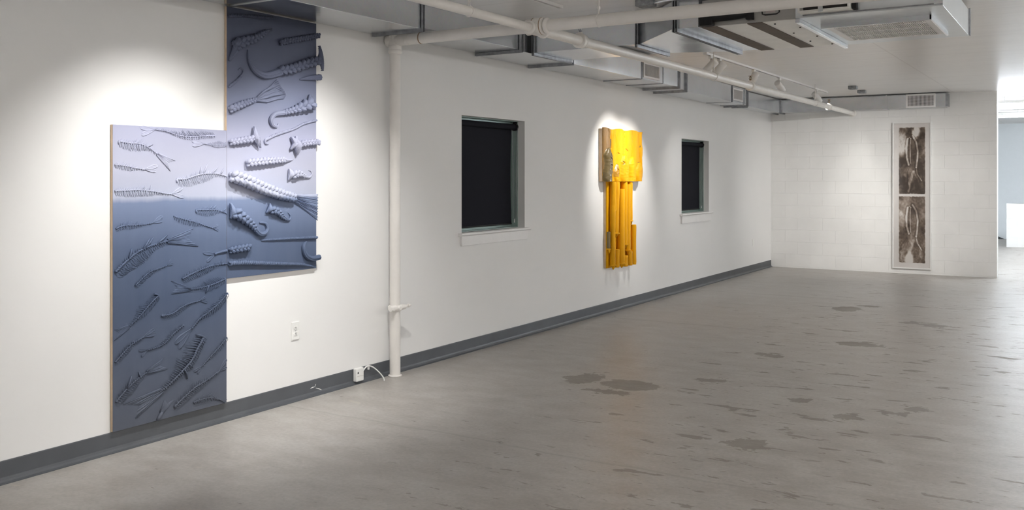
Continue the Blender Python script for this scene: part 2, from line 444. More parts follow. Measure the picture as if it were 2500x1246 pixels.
# windows
def window(name, ya, yb, z0, z1, sill_ext, apron_h, lab):
    r = sempty(name, (0, (ya + yb) / 2, z0)); r['label'] = lab
    fr = MB(); a, b = -0.20, -0.075; t = 0.006
    fr.box(a, b, ya, ya + t, z0, z1).box(a, b, yb - t, yb, z0, z1).box(a, b, ya + t, yb - t, z1 - t, z1).box(a, b, ya + t, yb - t, z0, z0 + t)
    k = .045
    fr.box(-.20, -.15, ya + t, ya + k, z0 + t, z1 - t).box(-.20, -.15, yb - k, yb - t, z0 + t, z1 - t).box(-.20, -.15, ya + k, yb - k, z1 - k, z1 - t).box(-.20, -.15, ya + k, yb - k, z0 + t, z0 + k)
    fr.build('window_frame', M['teal'], r)
    MB().box(-.182, -.176, ya + k - .004, yb - k + .004, z0 + k - .004, z1 - k + .004).build('window_pane', M['glass'], r)
    s = MB(); e = sill_ext
    prof = [(-.075, z0 - .002), (-.075, z0 + .001), (.040, z0 + .001), (.046, z0 - .003), (.046, z0 - .016), (.038, z0 - .022), (.030, z0 - .026), (.001, z0 - .026), (.001, z0 - .002)]
    s.prism([(p[0], p[1]) for p in prof if p[0] >= 0], 'y', ya - e, yb + e)
    s.box(-.075, .0015, ya, yb, z0 + .0005, z0 + .0012)
    s.build('window_sill', M['trim'], r)
    MB().box(0.0005, .022, ya - e * .45, yb + e * .3, z0 - .026 - apron_h, z0 - .026).build('apron', M['trim'], r, bevel=.002)
    return r
window('window_1', w1a, w1b, w1s, w1t, .055, .085, 'larger window nearer the standpipe with a white sill')
window('window_2', w2a, w2b, w2s, w2t, .07, .10, 'smaller window nearer the back corner with a white sill')
def blind(ya, yb, z0, z1, lab):
    xb = -.10; zr = z1 - .055
    r = thing('roller_blind', lab, 'blind', (xb, (ya + yb) / 2, z1 - .01), 'roller blinds in the two windows')
    g = .035
    rt = [(xb, ya + g * .5, zr), (xb, yb - g, zr)]
    MB().tube(rt, .028, 20).build('roller_tube', M['fabric'], r, True)
    n = 14; vs = []; fs = []
    zb = z0 + .035
    for i in range(n + 1):
        z = zr - (zr - zb) * i / n
        bow = .010 * math.sin(PI * i / n)
        vs += [(xb - .026, ya + .012, z), (xb - .026, yb - g - .006 - bow * 1.4, z), (xb - .024, yb - g - .006 - bow * 1.4, z), (xb - .024, ya + .012, z)]
    for i in range(n):
        for k in range(4): fs.append((i * 4 + k, i * 4 + (k + 1) % 4, i * 4 + 4 + (k + 1) % 4, i * 4 + 4 + k))
    fs += [(0, 1, 2, 3), (n * 4 + 3, n * 4 + 2, n * 4 + 1, n * 4)]
    MB().add(vs, fs).build('fabric', M['fabric'], r)
    MB().tube([(xb - .025, ya + .012, zb), (xb - .025, yb - g - .01, zb)], .008, 10).build('hem_bar', M['black'], r, True)
    bk = MB().tube([(xb, yb - g, zr), (xb, yb - .008, zr)], .036, 24)
    bk.box(xb - .02, xb + .02, yb - .016, yb - .006, zr, z1 - .006)
    bk.build('bracket', M['black'], r, True)
    # bead chain: two strands and a loop
    c = []; zl = z0 + .10
    for k in range(9): c.append((xb + .036 * math.cos(PI + PI * k / 8), yb - .014, zl - .036 * .8 * math.sin(PI * k / 8)))
    ch = [(xb - .033, yb - .018, zr)] + [(xb - .02 + .0 * k, yb - .016, zr - .1 - (zr - zl - .1) * k / 4) for k in range(5)]
    path = [(xb - .034, yb - .018, zr), (xb - .022, yb - .018, zl + .5), (xb - .022, yb - .018, zl)] + \
           [(xb - .004 + .018 * math.cos(PI + PI * k / 8), yb - .018, zl - .018 * math.sin(PI * k / 8)) for k in range(1, 8)] + \
           [(xb + .014, yb - .018, zl), (xb + .016, yb - .018, zl + .5), (xb + .034, yb - .018, zr)]
    MB().tube(path, .0024, 6).build('bead_chain', M['flange'], r, True)
    MB().tube([(xb - .004, yb - .018, zl - .02), (xb - .004, yb - .018, zl - .055)], [.003, .007], 8).build('chain_weight', M['plastic'], r, True)
    return r
blind(w1a, w1b, w1s, w1t, 'black roller blind lowered in the larger window near the white standpipe')
blind(w2a, w2b, w2s, w2t, 'black roller blind lowered in the smaller window right of the yellow artwork')

# ================================================================== outlets and small wall boxes
def outlet(y0, y1, z0, z1):
    yc, zc = (y0 + y1) / 2, (z0 + z1) / 2
    r = thing('power_outlet', 'white double socket outlet on the wall below right of the blue relief', 'outlet', (0, yc, z0))
    MB().box(0.0005, .007, y0, y1, z0, z1).build('cover_plate', M['plastic'], r, bevel=.003)
    for dz in (.0195, -.0195):
        c = Vector((.0075, yc, zc + dz))
        m = MB(); poly = []
        for k in range(20):
            a = 2 * PI * k / 20; poly.append((c.y + .0172 * math.cos(a), c.z + max(-.0125, min(.0125, .0172 * math.sin(a)))))
        m.prism(poly, 'x', .006, .010)
        f = m.build('receptacle', M['plastic'], r)
        s = MB()
        s.box(.0095, .0105, c.y - .0075, c.y - .0045, c.z - .001, c.z + .008).box(.0095, .0105, c.y + .004, c.y + .0068, c.z - .001, c.z + .007)
        s.tube([(.0095, c.y, c.z - .007), (.0105, c.y, c.z - .007)], .0028, 10)
        s.build('slots', M['slot'], f)
    MB().tube([(.007, yc, zc), (.0082, yc, zc)], .003, 10).build('screw', M['flange'], r)
outlet(4.532, 4.606, .414, .536)
p0 = W(1838, 593, x=0)
r = thing('blank_wall_plate', 'small white wall plate low on the left wall near the back corner', 'wall plate', (0, p0.y, .405))
MB().box(.0005, .007, p0.y - .036, p0.y + .036, .405, .52).build('cover_plate', M['plastic'], r, bevel=.003)
MB().box(.0065, .0095, p0.y - .016, p0.y + .016, .43, .495).build('rocker', M['plastic'], r, bevel=.001)
# network box with its cable
ya, yb = W(868, 431, x=.03).y, W(886, 431, x=.03).y
r = thing('cable_junction_box', 'small white box mounted on the baseboard left of the standpipe', 'junction box', (.006, (ya + yb) / 2, .02))
MB().box(.006, .040, ya, yb, .022, .118).build('housing', M['plastic'], r, bevel=.006)
MB().box(.0395, .0415, ya + .012, ya + .024, .078, .092).build('socket_hole', M['slot'], r)
MB().box(.0402, .0412, ya + .004, yb - .004, .060, .0615).build('lid_seam', M['jointline'], r)
pts = [W(886, 906, x=.03), W(893, 897, x=.022), W(901, 894, x=.02), W(912, 898, x=.03), W(926, 910, x=.05), W(935, 921, x=.065), W(938, 929, z=.004)]
pp, rr, _ = smooth_path(pts, [.005] * len(pts), .008)
cb = MB().tube(pp, rr, 8).build('white_cable', M['plastic'], None, True, org=pts[-1])
cb.name = 'data_cable'
tag(cb, 'white cable arching from the small box over the baseboard to the floor', 'cable')
cl = W(899, 897, x=.012)
tag(MB().box(.005, .020, cl.y - .006, cl.y + .006, cl.z - .018, cl.z + .004).build('cable_clip', M['plastic'], org=(.006, cl.y, cl.z), bevel=.002),
    'tiny white clip holding the arching cable on the baseboard', 'cable clip')

# ================================================================== pipes
def ring(mb, c, axis, r, w_, seg=28, mi=0):
    a = Vector(axis) * (w_ / 2); c = Vector(c)
    ch = min(w_ * .25, r * .2)
    d = Vector(axis)
    return mb.tube([c - a, c - a + d * ch, c + a - d * ch, c + a], [r - ch, r, r, r - ch], seg, mi=mi)
PXc, PYc = .082, 5.535        # standpipe axis
PZB = 2.537                  # height of the long branch pipe
PZ = 2.553                   # height of the overhead pipes
PB = 1.325                   # x of the long branch pipe
sp = thing('standpipe', 'white vertical iron pipe standing on the floor against the left wall', 'pipe', (PXc, PYc, 0))
MB().tube([(PXc, PYc, 0.0), (PXc, PYc, PZ - .04)], .041, 32).build('pipe_shaft', M['pipe'], sp, True)
m = MB(); ring(m, (PXc, PYc, .006), (0, 0, 1), .052, .012); m.build('grout_ring', M['mat'], sp, True)
m = MB(); ring(m, (PXc, PYc, PZ - .085), (0, 0, 1), .052, .04); ring(m, (PXc, PYc, PZ - .055), (0, 0, 1), .049, .05)
m.tube([(PXc, PYc, PZ - .06), (PXc, PYc, PZ + .04)], .047, 28)
m.tube([(PXc - .07, PYc, PZ), (PXc + .13, PYc, PZ)], .043, 28); ring(m, (PXc + .125, PYc, PZ), (1, 0, 0), .0435, .045); ring(m, (PXc - .06, PYc, PZ), (1, 0, 0), .0435, .03)
m.build('tee_fitting', M['pipe'], sp, True)
m = MB(); ring(m, (PXc, PYc, .520), (0, 0, 1), .054, .046)
m.tube([(PXc + .028, PYc - .088, .520), (PXc + .022, PYc - .03, .520)], [.019, .027], 10).tube([(PXc + .030, PYc + .088, .522), (PXc + .022, PYc + .03, .520)], [.017, .024], 10)
m.tube([(PXc - .01, PYc + .074, .520), (PXc - .005, PYc + .03, .520)], [.016, .022], 10).tube([(PXc + .066, PYc - .012, .522), (PXc + .03, PYc - .008, .520)], [.014, .024], 10)
cl = m.build('pipe_clamp', M['pipe'], sp, True)
m = MB().tube([(PXc + .02, PYc + .03, .528), (PXc + .045, PYc + .135, .528)], .0085, 10)
ring(m, (PXc + .043, PYc + .110, .528), Vector((.23, .97, 0)), .016, .014, 6); m.build('clamp_bolt', M['pipe'], cl)
m = MB().tube([(PXc + .03, PYc - .075, .521), (PXc + .055, PYc - .078, .521)], .011, 8); m.build('clamp_nut', M['pipe'], cl)

x_end = 4.6
cp = thing('cross_pipe', 'thick white pipe crossing under the ceiling from the standpipe top rightwards', 'pipe', (PXc + .14, PYc, PZ))
MB().tube([(PXc + .145, PYc, PZ), (x_end, PYc, PZ)], .0415, 32).build('pipe_run', M['pipe'], cp, True)
m = MB(); ring(m, (.33, PYc, PZ), (1, 0, 0), .0437, .012); m.build('stained_joint', M['rust'], cp, True)
m = MB(); ring(m, (PB + .02, PYc, PZ), (1, 0, 0), .060, .10); ring(m, (PB - .06, PYc, PZ), (1, 0, 0), .056, .03); ring(m, (PB + .09, PYc, PZ), (1, 0, 0), .056, .03)
ring(m, (PB, PYc - .085, PZB), (0, 1, 0), .046, .03); m.tube([(PB, PYc - .09, PZB), (PB, PYc + .10, PZB)], .044, 28); ring(m, (PB, PYc + .10, PZB), (0, 1, 0), .052, .03)
cf = m.build('cross_fitting', M['pipe'], cp, True)
m = MB()
for dx in (-.012, .052): ring(m, (PB + dx, PYc, PZ), (1, 0, 0), .0612, .007)
m.build('joint_line', M['rust'], cf, True)
def hanger(parent, c, axis, r):
    c = Vector(c); m = MB()
    side = Vector((0, 1, 0)) if axis == 'x' else Vector((1, 0, 0)); ax = Vector((1, 0, 0)) if axis == 'x' else Vector((0, 1, 0))
    loop = [c + side * (r * math.cos(a)) + Vector((0, 0, r * math.sin(a))) for a in [PI / 2 + .25 + (2 * PI - .5) * k / 24 for k in range(25)]]
    loop = [c + Vector((0, 0, r + .035)) - side * .004] + loop + [c + Vector((0, 0, r + .035)) + side * .004]
    m.tube(loop, .004, 8)
    m.tube([c + Vector((0, 0, r + .02)), c + Vector((0, 0, CEIL - c.z))], .005, 8)
    m.tube([c + Vector((0, 0, r + .03)), c + Vector((0, 0, r + .05))], .012, 6)
    m.build('pipe_hanger', M['pipe'], parent, True)
hx = W(1462, 70, y=PYc)
hanger(cp, (hx.x, PYc, PZ), 'x', .043)

bpipe = thing('branch_pipe', 'slimmer white sprinkler pipe running along the room towards the back wall', 'pipe', (PB, YB, PZB))
MB().tube([(PB, YN + .02, PZB), (PB, PYc - .10, PZB)], .030, 28).build('pipe_run', M['pipe'], bpipe, True)
MB().tube([(PB, PYc + .11, PZB), (PB, 6.25, PZB), (PB, 10.3, PZB), (PB, 14.0, PZB), (PB, YB, PZB)], [.039, .038, .038, .036, .036], 28).build('pipe_run', M['pipe'], bpipe, True)
m = MB(); ring(m, (PB, YB - .012, PZB), (0, 1, 0), .062, .022); m.build('escutcheon', M['pipe'], bpipe, True)
hanger(bpipe, (PB, 4.72, PZB), 'y', .032)
hanger(bpipe, (PB, W(1742, 160, x=PB).y, PZB), 'y', .043)
hanger(bpipe, (PB, 13.2, PZB), 'y', .038)
def coupling(y, rp, brass):
    m = MB(); ring(m, (PB, y - .022, PZB), (0, 1, 0), rp + .016, .020); ring(m, (PB, y + .028, PZB), (0, 1, 0), rp + .012, .02); ring(m, (PB, y, PZB), (0, 1, 0), rp + .010, .07)
    m.tube([(PB, y, PZB), (PB, y, PZB + rp + .022)], .018, 12)
    c = m.build('coupling', M['pipe'], bpipe, True)
    s = MB(); z = PZB + rp + .018
    s.tube([(PB, y, z), (PB, y, z + .018)], .011, 6)
    s.tube([(PB - .010, y, z + .016), (PB - .015, y, z + .030), (PB - .003, y, z + .055)], .003, 6).tube([(PB + .010, y, z + .016), (PB + .015, y, z + .030), (PB + .003, y, z + .055)], .003, 6)
    s.tube([(PB, y, z + .016), (PB, y, z + .052)], .004, 8)
    s.tube([(PB, y, z + .052), (PB, y, z + .055), (PB, y, z + .057)], [.006, .026, .026], 18)
    s.build('sprinkler_head', brass, c)
coupling(W(1417, 88, x=PB).y, .042, M['flange'])
coupling(W(1832, 205, x=PB).y, .040, M['brass'])
coupling(W(2024, 268, x=PB).y, .036, M['brass'])

# ================================================================== ductwork
GAP = .012
def flange(parent, y, w_, z0, z1, n=2, d=.020, thick=.006, sp_=.018):
    m = MB()
    for k in range(n):
        yy = y + (k - (n - 1) / 2) * sp_
        a, b = yy - thick / 2, yy + thick / 2
        m.box(w_ - .004, w_ + d, a, b, z0 - d, z1 + .006).box(GAP, w_ - .004, a, b, z0 - d, z0 + .004)
    m.box(w_ + .002, w_ + d * .7, y - sp_ * .55, y + sp_ * .55, z0 - d * .7, z0 - .002)
    return m.build('flange', M['flange'], parent)
main = thing('supply_duct', 'long galvanised duct hugging the top of the left wall with two grilles', 'duct', (GAP, 5.36, 2.585))
def dsec(y0, y1, wa, z0, z1, wb=None, z0b=None, name='duct_section'):
    wb = wb or wa; z0b = z0b or z0
    return MB().hexa([(GAP, y0, z0), (wa, y0, z0), (wa, y0, z1), (GAP, y0, z1)], [(GAP, y1, z0b), (wb, y1, z0b), (wb, y1, z1), (GAP, y1, z1)]).build(name, M['galv'], main, bevel=.002)
ZT = 2.775
dsec(YN + .02, 2.6, .47, 2.585, ZT); dsec(2.6, 5.34, .47, 2.585, ZT)
dsec(5.38, 6.72, .46, 2.597, ZT)
dsec(6.74, 7.62, .50, 2.575, ZT, name='tee_section')
dsec(7.64, 10.30, .47, 2.572, ZT)
dsec(10.32, 10.62, .46, 2.565, ZT, .43, 2.555, name='collar_section')
dsec(10.64, 13.2, .43, 2.552, ZT, .36, 2.545)
dsec(13.22, 13.55, .34, 2.555, ZT, .24, name='collar_section')
dsec(13.57, 15.36, .23, 2.565, ZT + .01)
for a in ((2.6, .47, 2.585), (5.36, .47, 2.585), (6.73, .47, 2.59), (7.63, .48, 2.573), (10.31, .465, 2.57), (10.63, .43, 2.555), (13.21, .36, 2.548)):
    flange(main, a[0], a[1], a[2], ZT)
flange(main, 13.56, .24, 2.56, ZT, 1)
# seams: standing slips across the faces
for yy, ww, zz in ((4.0, .47, 2.585), (W(1567, 180, x=.47).y, .47, 2.572), (W(1619, 180, x=.47).y, .468, 2.572), (W(1787, 230, x=.38).y, .385, 2.549), (W(1817, 235, x=.37).y, .372, 2.547)):
    m = MB().box(ww - .002, ww + .006, yy - .008, yy + .008, zz - .004, ZT).box(GAP, ww, yy - .008, yy + .008, zz - .006, zz + .002)
    m.build('slip_seam', M['flange'] if yy > 8 else M['galv'], main)
# top cleat
MB().box(.44, .476, 5.40, 6.70, ZT - .004, ZT + .006).build('top_cleat', M['flange'], main)
def register_yz(parent, y0, y1, z0, z1, x, nb):
    bd = .022; m = MB()
    m.box(x, x + .014, y0, y1, z0, z0 + bd).box(x, x + .014, y0, y1, z1 - bd, z1).box(x, x + .014, y0, y0 + bd, z0 + bd, z1 - bd).box(x, x + .014, y1 - bd, y1, z0 + bd, z1 - bd)
    f = m.build('grille', M['grille'], parent, bevel=.002)
    MB().box(x + .001, x + .003, y0 + bd, y1 - bd, z0 + bd, z1 - bd).build('grille_back', M['greyslot'], f)
    m = MB()
    for k in range(nb):
        yy = y0 + bd + (y1 - y0 - 2 * bd) * (k + .5) / nb
        m.box(x + .003, x + .011, yy - .0022, yy + .0022, z0 + bd, z1 - bd)
    m.build('louvres', M['grille'], f)
g1a, g1b = W(1569.5, 180, x=.475).y, W(1609, 180, x=.475).y
register_yz(main, g1a, g1b, 2.59, 2.76, .474, 16)
g2a, g2b = W(1788, 230, x=.385).y, W(1812, 235, x=.385).y
register_yz(main, g2a, g2b, 2.575, 2.745, .384, 16)

# duct along the back wall
YD = 15.40; z0, z1 = 2.572, 2.787
back = thing('wall_duct', 'galvanised duct running along the top of the block wall', 'duct', (1.3, YD, z0))
xa, xb = W(1890, 260, y=YD).x, W(1905, 260, y=YD).x
xr = W(2314, 240, y=YD).x; xm = W(2164, 250, y=YD).x
MB().box(GAP, xb + .01, YD - .04, YB - .01, z0, z1 - .005).build('elbow_section', M['galv'], back, bevel=.002)
MB().box(xb + .012, xm - .004, YD, YB - .01, z0, z1).build('duct_section', M['galv'], back, bevel=.002)
MB().box(xm + .004, xr - .03, YD, YB - .01, z0, z1).build('duct_section', M['galv'], back, bevel=.002)
m = MB().box(xr - .03, xr, YD - .012, YB - .01, z0 + .01, z1 - .01); m.build('end_cap', M['flange'], back)
for xx, e in ((xa, .035), (xb + .01, .03), (xm, .008)):
    MB().box(xx - .012, xx + .012, YD - .045 if xx < 1 else YD - .008, YB - .01, z0 - e * .6, z1 + .004).build('slip_seam', M['flange'] if xx < 1 else M['galv'], back)
MB().box(xb + .02, xr - .03, YD - .006, YD + .004, z1 - .012, z1 - .004).build('top_cleat', M['flange'], back)
ra, rb_ = W(2212, 245, y=YD), W(2284, 245, y=YD)
gz0, gz1 = 2.576, 2.784
m = MB(); bd = .024; yf = YD - .016
m.box(ra.x, rb_.x, yf, YD, gz0, gz0 + bd).box(ra.x, rb_.x, yf, YD, gz1 - bd, gz1).box(ra.x, ra.x + bd, yf, YD, gz0 + bd, gz1 - bd).box(rb_.x - bd, rb_.x, yf, YD, gz0 + bd, gz1 - bd)
g = m.build('grille', M['grille'], back, bevel=.002)
MB().box(ra.x + bd, rb_.x - bd, YD - .003, YD - .001, gz0 + bd, gz1 - bd).build('grille_back', M['dark'], g)
m = MB()
for k in range(20):
    xx = ra.x + bd + (rb_.x - ra.x - 2 * bd) * (k + .5) / 20
    m.box(xx - .0028, xx + .0028, yf + .002, YD - .003, gz0 + bd, gz1 - bd)
for k in range(9):
    zz = gz0 + bd + (gz1 - gz0 - 2 * bd) * (k + .5) / 9
    m.box(ra.x + bd, rb_.x - bd, yf + .005, YD - .003, zz - .0022, zz + .0022)
m.build('louvres', M['grille'], g)

# ================================================================== fan coil unit with plenum and transition duct
ZA = 2.576; ZAT = 2.778
br = thing('transition_duct', 'galvanised duct widening from the wall duct to the ceiling air unit', 'duct', (1.0, 7.1, ZA))
def quad_duct(x0, x1, ya0, yb0, ya1, yb1, name='duct_section'):
    return MB().hexa([(x0, ya0, ZA), (x0, yb0, ZA), (x0, yb0, ZAT), (x0, ya0, ZAT)], [(x1, ya1, ZA), (x1, yb1, ZA), (x1, yb1, ZAT), (x1, ya1, ZAT)]).build(name, M['galv'], br, bevel=.002)
quad_duct(.56, 1.48, 6.84, 7.46, 6.84, 7.46)
quad_duct(1.52, 2.04, 6.84, 7.46, 6.26, 7.66, 'tapered_section')
quad_duct(2.08, 2.22, 6.26, 7.66, 6.28, 7.66)
def flange_x(x, ya, yb, n=2, sp_=.018, d=.028):
    m = MB()
    for k in range(n):
        xx = x + (k - (n - 1) / 2) * sp_
        m.box(xx - .0035, xx + .0035, ya - d, yb + d, ZA - d, ZA + .004).box(xx - .0035, xx + .0035, ya - d, ya + .004, ZA, ZAT)
    m.box(x - .006, x + .006, ya - d * .7, yb + d * .7, ZA - d * .7, ZA)
    m.build('flange', M['flange'], br)
flange_x(.545, 6.84, 7.46); flange_x(1.50, 6.84, 7.46); flange_x(2.06, 6.26, 7.66, 3)

ac = thing('ceiling_air_unit', 'slim white and galvanised air handling unit hung below the ceiling with bottom grille', 'air conditioner', (2.9, 7.0, ZA))
ya, yb = 6.30, 7.70
MB().box(2.235, 2.895, ya + .02, yb, ZA + .001, ZAT - .01).build('casing', M['acwhite'], ac, bevel=.003)
MB().box(2.235, 2.895, ya + .008, ya + .019, ZA + .003, ZAT - .012).build('side_panel', M['acgrey'], ac, bevel=.002)
for x0, x1 in ((2.235, 2.345), (2.56, 2.665)):
    MB().box(x0, x1, ya + .012, yb + .004, ZA - .004, ZA + .0005).build('insulation_strip', M['tape'], ac)
MB().box(2.90, 3.80, ya - .03, yb + .04, ZA, ZAT - .01).build('plenum_box', M['zinc'], ac, bevel=.002)
# galvanised angle between casing and plenum, with screws
an = MB().box(2.896, 2.925, ya - .02, yb + .05, ZA - .030, ZA - .001).build('angle_strip', M['galv'], ac, bevel=.002)
for k in range(5):
    for q in (0, .035):
        yy = ya + .15 + k * .28 + q
        MB().tube([(2.890, yy, ZA - .016), (2.896, yy, ZA - .016)], .007, 8).build('screw', M['black'], an)
for k in range(6):
    xx = 2.83 if k % 2 else 2.72
    MB().tube([(xx, ya + .12 + k * .24, ZA - .005), (xx, ya + .12 + k * .24, ZA + .003)], .007, 8).build('screw', M['black'], ac)
# right and near edges of the plenum
MB().box(3.80, 3.812, yb + .0, yb + .045, ZA, ZAT).build('corner_angle', M['flange'], ac)
MB().box(3.75, 3.80, ya - .042, ya - .030, ZA + .01, ZAT - .02).build('edge_cleat', M['galv'], ac)
MB().box(2.95, 3.80, ya - .040, ya - .0305, ZA + .008, ZA + .016).build('edge_cleat', M['flange'], ac)
# filter grille in the bottom
ga, gb, gx0, gx1 = ya + .30, yb - .28, 3.0, 3.68
m = MB(); zf = ZA - .014; bd = .045
m.box(gx0, gx1, ga, ga + bd * .5, zf - .004, ZA).box(gx0, gx1, gb - bd * .5, gb, zf - .004, ZA).box(gx0, gx0 + bd, ga + bd * .5, gb - bd * .5, zf - .004, ZA).box(gx1 - bd, gx1, ga + bd * .5, gb - bd * .5, zf - .004, ZA)
g = m.build('filter_grille', M['grille'], ac, bevel=.002)
MB().box(gx0 - .012, gx1 + .012, ga - .014, ga - .002, ZA - .034, ZA).box(gx1 + .002, gx1 + .014, ga - .014, gb + .01, ZA - .030, ZA).build('grille_collar', M['galv'], g)
MB().box(gx0 + bd, gx1 - bd, ga + bd * .5, gb - bd * .5, ZA - .0035, ZA - .0015).build('grille_back', M['greyslot'], g)
m = MB(); nx = 46
for k in range(nx):
    xx = gx0 + bd + (gx1 - gx0 - 2 * bd) * (k + .5) / nx
    m.box(xx - .0028, xx + .0028, ga + bd * .5, gb - bd * .5, zf - .001, ZA - .004)
for k in range(1, 4):
    yy = ga + bd * .5 + (gb - ga - bd) * k / 4
    m.box(gx0 + bd, gx1 - bd, yy - .006, yy + .006, zf - .003, ZA - .004)
m.build('louvres', M['grille'], g)
# near side details: black pipe insulation, refrigerant box, labels, wires
yn = ya + .008
MB().box(2.235, 2.33, yn - .06, yn - .0, ZA + .002, ZA + .115).build('pipe_insulation', M['black'], ac, bevel=.006)
MB().tube([(2.33, yn - .03, ZA + .060), (2.46, yn - .035, ZA + .062), (2.57, yn - .03, ZA + .066)], [.034, .036, .030], 16).build('pipe_insulation', M['black'], ac, True)
MB().box(2.565, 2.61, yn - .055, yn, ZA + .02, ZA + .11).build('valve_cover', M['black'], ac, bevel=.004)
wpts = [(2.61, yn - .012, ZA + .17), (2.61, yn - .012, ZA + .115), (2.65, yn - .012, ZA + .112), (2.665, yn - .012, ZA + .10), (2.67, yn - .012, ZA + .052), (2.69, yn - .012, ZA + .046), (2.765, yn - .012, ZA + .046), (2.785, yn - .012, ZA + .056),
        (2.785, yn - .012, ZA + .15), (2.80, yn - .012, ZA + .16), (2.84, yn - .012, ZA + .165)]
MB().tube(wpts, .0048, 8).build('control_wire', M['black'], ac, True)
for x_, z_ in ((2.645, ZA + .088), (2.805, ZA + .135)):
    MB().tube([(x_, yn - .02, z_), (x_, yn, z_)], .017, 16).build('cable_gland', M['black'], ac, True)
MB().tube([(2.805, yn - .018, ZA + .135), (2.87, yn - .03, ZA + .15), (2.98, yn - .05, ZA + .168)], .008, 8).build('control_wire', M['black'], ac, True)
for x0, x1, z0_, z1_ in ((2.69, 2.755, ZA + .06, ZA + .125), (2.505, 2.57, ZA + .125, ZA + .155)):
    lb = MB().box(x0, x1, yn - .0025, yn - .0005, z0_, z1_).build('information_label', M['paper'], ac)
    m = MB()
    for k in range(4):
        zz = z0_ + (z1_ - z0_) * (k + 1) / 5
        m.box(x0 + .006, x1 - .010 - .006 * (k % 2), yn - .0032, yn - .0024, zz - .0012, zz + .0012)
    m.build('printed_lines', M['jointline'], lb)
# terminal box hanging on the plenum's near side
yq = ya - .035
m = MB().box(2.94, 3.27, yq - .10, yq, ZA + .145, ZA + .165).box(2.94, 2.955, yq - .10, yq, ZA + .03, ZA + .145).box(3.255, 3.27, yq - .10, yq, ZA + .03, ZA + .145).box(2.94, 3.27, yq - .10, yq, ZA + .018, ZA + .03)
tb = m.build('terminal_box', M['acwhite'], ac, bevel=.002)
MB().box(2.956, 3.254, yq - .012, yq - .002, ZA + .032, ZA + .143).build('box_interior', M['dark'], tb)
MB().box(3.075, 3.105, yq - .112, yq - .1005, ZA + .01, ZA + .17).build('metal_strap', M['galv'], tb)
MB().box(3.275, 3.30, yq - .06, yq, ZA + .02, ZA + .13).build('end_plug', M['black'], tb)
MB().box(2.975, 2.995, yq - .11, yq - .1, ZA + .19, ZA + .20).build('end_plug', M['black'], tb)
# hanger rods
for x_, y_ in ((2.30, ya + .15), (3.7, yb - .1), (2.30, yb - .1), (3.7, ya + .1)):
    MB().tube([(x_, y_, ZAT - .02), (x_, y_, CEIL)], .006, 8).build('hanger_rod', M['flange'], ac)

# junction boxes on the ceiling
def jbox(px, py, s, lab, cond=None):
    c = W(px, py, z=CEIL - .02)
    r = thing('junction_box', lab, 'junction box', (c.x, c.y, CEIL), 'galvanised junction boxes on the ceiling')
    MB().box(c.x - s, c.x + s, c.y - s, c.y + s, CEIL - .045, CEIL).build('box_body', M['boxmetal'], r, bevel=.003)
    MB().box(c.x - s * .8, c.x + s * .8, c.y - s * .8, c.y + s * .8, CEIL - .048, CEIL - .0455).build('cover', M['boxmetal'] , r)
    if cond: MB().tube(cond, .012, 10).build('conduit', M['galv'], r, True)
jbox(2082, 214, .055, 'small galvanised junction box on the ceiling, left of the pair near the back wall')
jbox(2104, 224, .055, 'small galvanised junction box on the ceiling, right of the pair near the back wall')
c = W(1577, 8, z=CEIL - .02)
jbox(1577, 8, .06, 'galvanised junction box on the ceiling above the thick cross pipe', [(c.x + .06, c.y, CEIL - .02), (c.x + .2, c.y - .04, CEIL - .02), (c.x + .5, c.y - .05, CEIL - .02)])

# ================================================================== lighting track and spotlights
XT = 1.205
def track(y0, y1, lab, XT=XT):
    r = thing('lighting_track', lab, 'lighting track', (XT, (y0 + y1) / 2, CEIL), 'white lighting tracks')
    m = MB().box(XT - .018, XT + .018, y0, y1, CEIL - .006, CEIL - .0005).box(XT - .018, XT - .011, y0, y1, CEIL - .022, CEIL - .006).box(XT + .011, XT + .018, y0, y1, CEIL - .022, CEIL - .006)
    m.build('track_rail', M['fixture'], r)
    MB().box(XT - .010, XT + .010, y0 + .01, y1 - .01, CEIL - .010, CEIL - .0062).build('conductor_slot', M['dark'], r)
    for yy in (y0, y1): MB().box(XT - .019, XT + .019, yy - .01, yy + .01, CEIL - .024, CEIL - .0004).build('end_cap', M['fixture'], r)
track(W(1722, 128, x=XT).y, W(2018, 228, x=XT).y, 'white lighting track on the ceiling between the air unit and the back wall')
track(1.0, 6.1, 'white lighting track on the ceiling above the thick cross pipe')
def head(y, target, lab, power=60, size=60, blend=.6, color=(1, .97, .92), snout=False, L=.145, R=.042, XT=XT):
    top = CEIL - .022
    r = thing('track_spotlight', lab, 'spotlight', (XT, y, top), 'white spotlights on the tracks')
    MB().box(XT - .016, XT + .016, y - .035, y + .035, top - .028, top).build('adapter', M['fixture'], r, bevel=.003)
    piv = Vector((XT, y, top - .075))
    d = (Vector(target) - piv).normalized()
    c = piv + Vector((0, 0, -.025))
    MB().tube([(XT, y, top - .028), (XT, y, top - .05)], .010, 12).tube([(XT, y, top - .045), tuple(piv - d * .01)], .007, 10).build('stem', M['fixture'], r, True)
    a, b = c - d * L * .5, c + d * L * .5
    m = MB()
    m.tube([a, a + d * .006, b - d * .02, b, b - d * .003, b - d * .03], [R * .86, R, R, R, R - .004, R - .005], 28)
    bar = m.build('barrel', M['fixture'], r, True)
    tip = b
    if snout:
        tip = b + d * .045
        MB().tube([b - d * .004, b + d * .045, b + d * .043, b + d * .0], [R * .9, R * .82, R * .78, R * .76], 28).build('snoot', M['fixture'], bar, True)
    MB().tube([tip - d * .012, tip - d * .010], R * .80, 24).build('lens', M['lens'], bar)
    s = c + Vector((0, 0, R + .004))
    aim_spot('bulb', tip + d * .004, target, power, size, blend, color, .015, r)
    return r
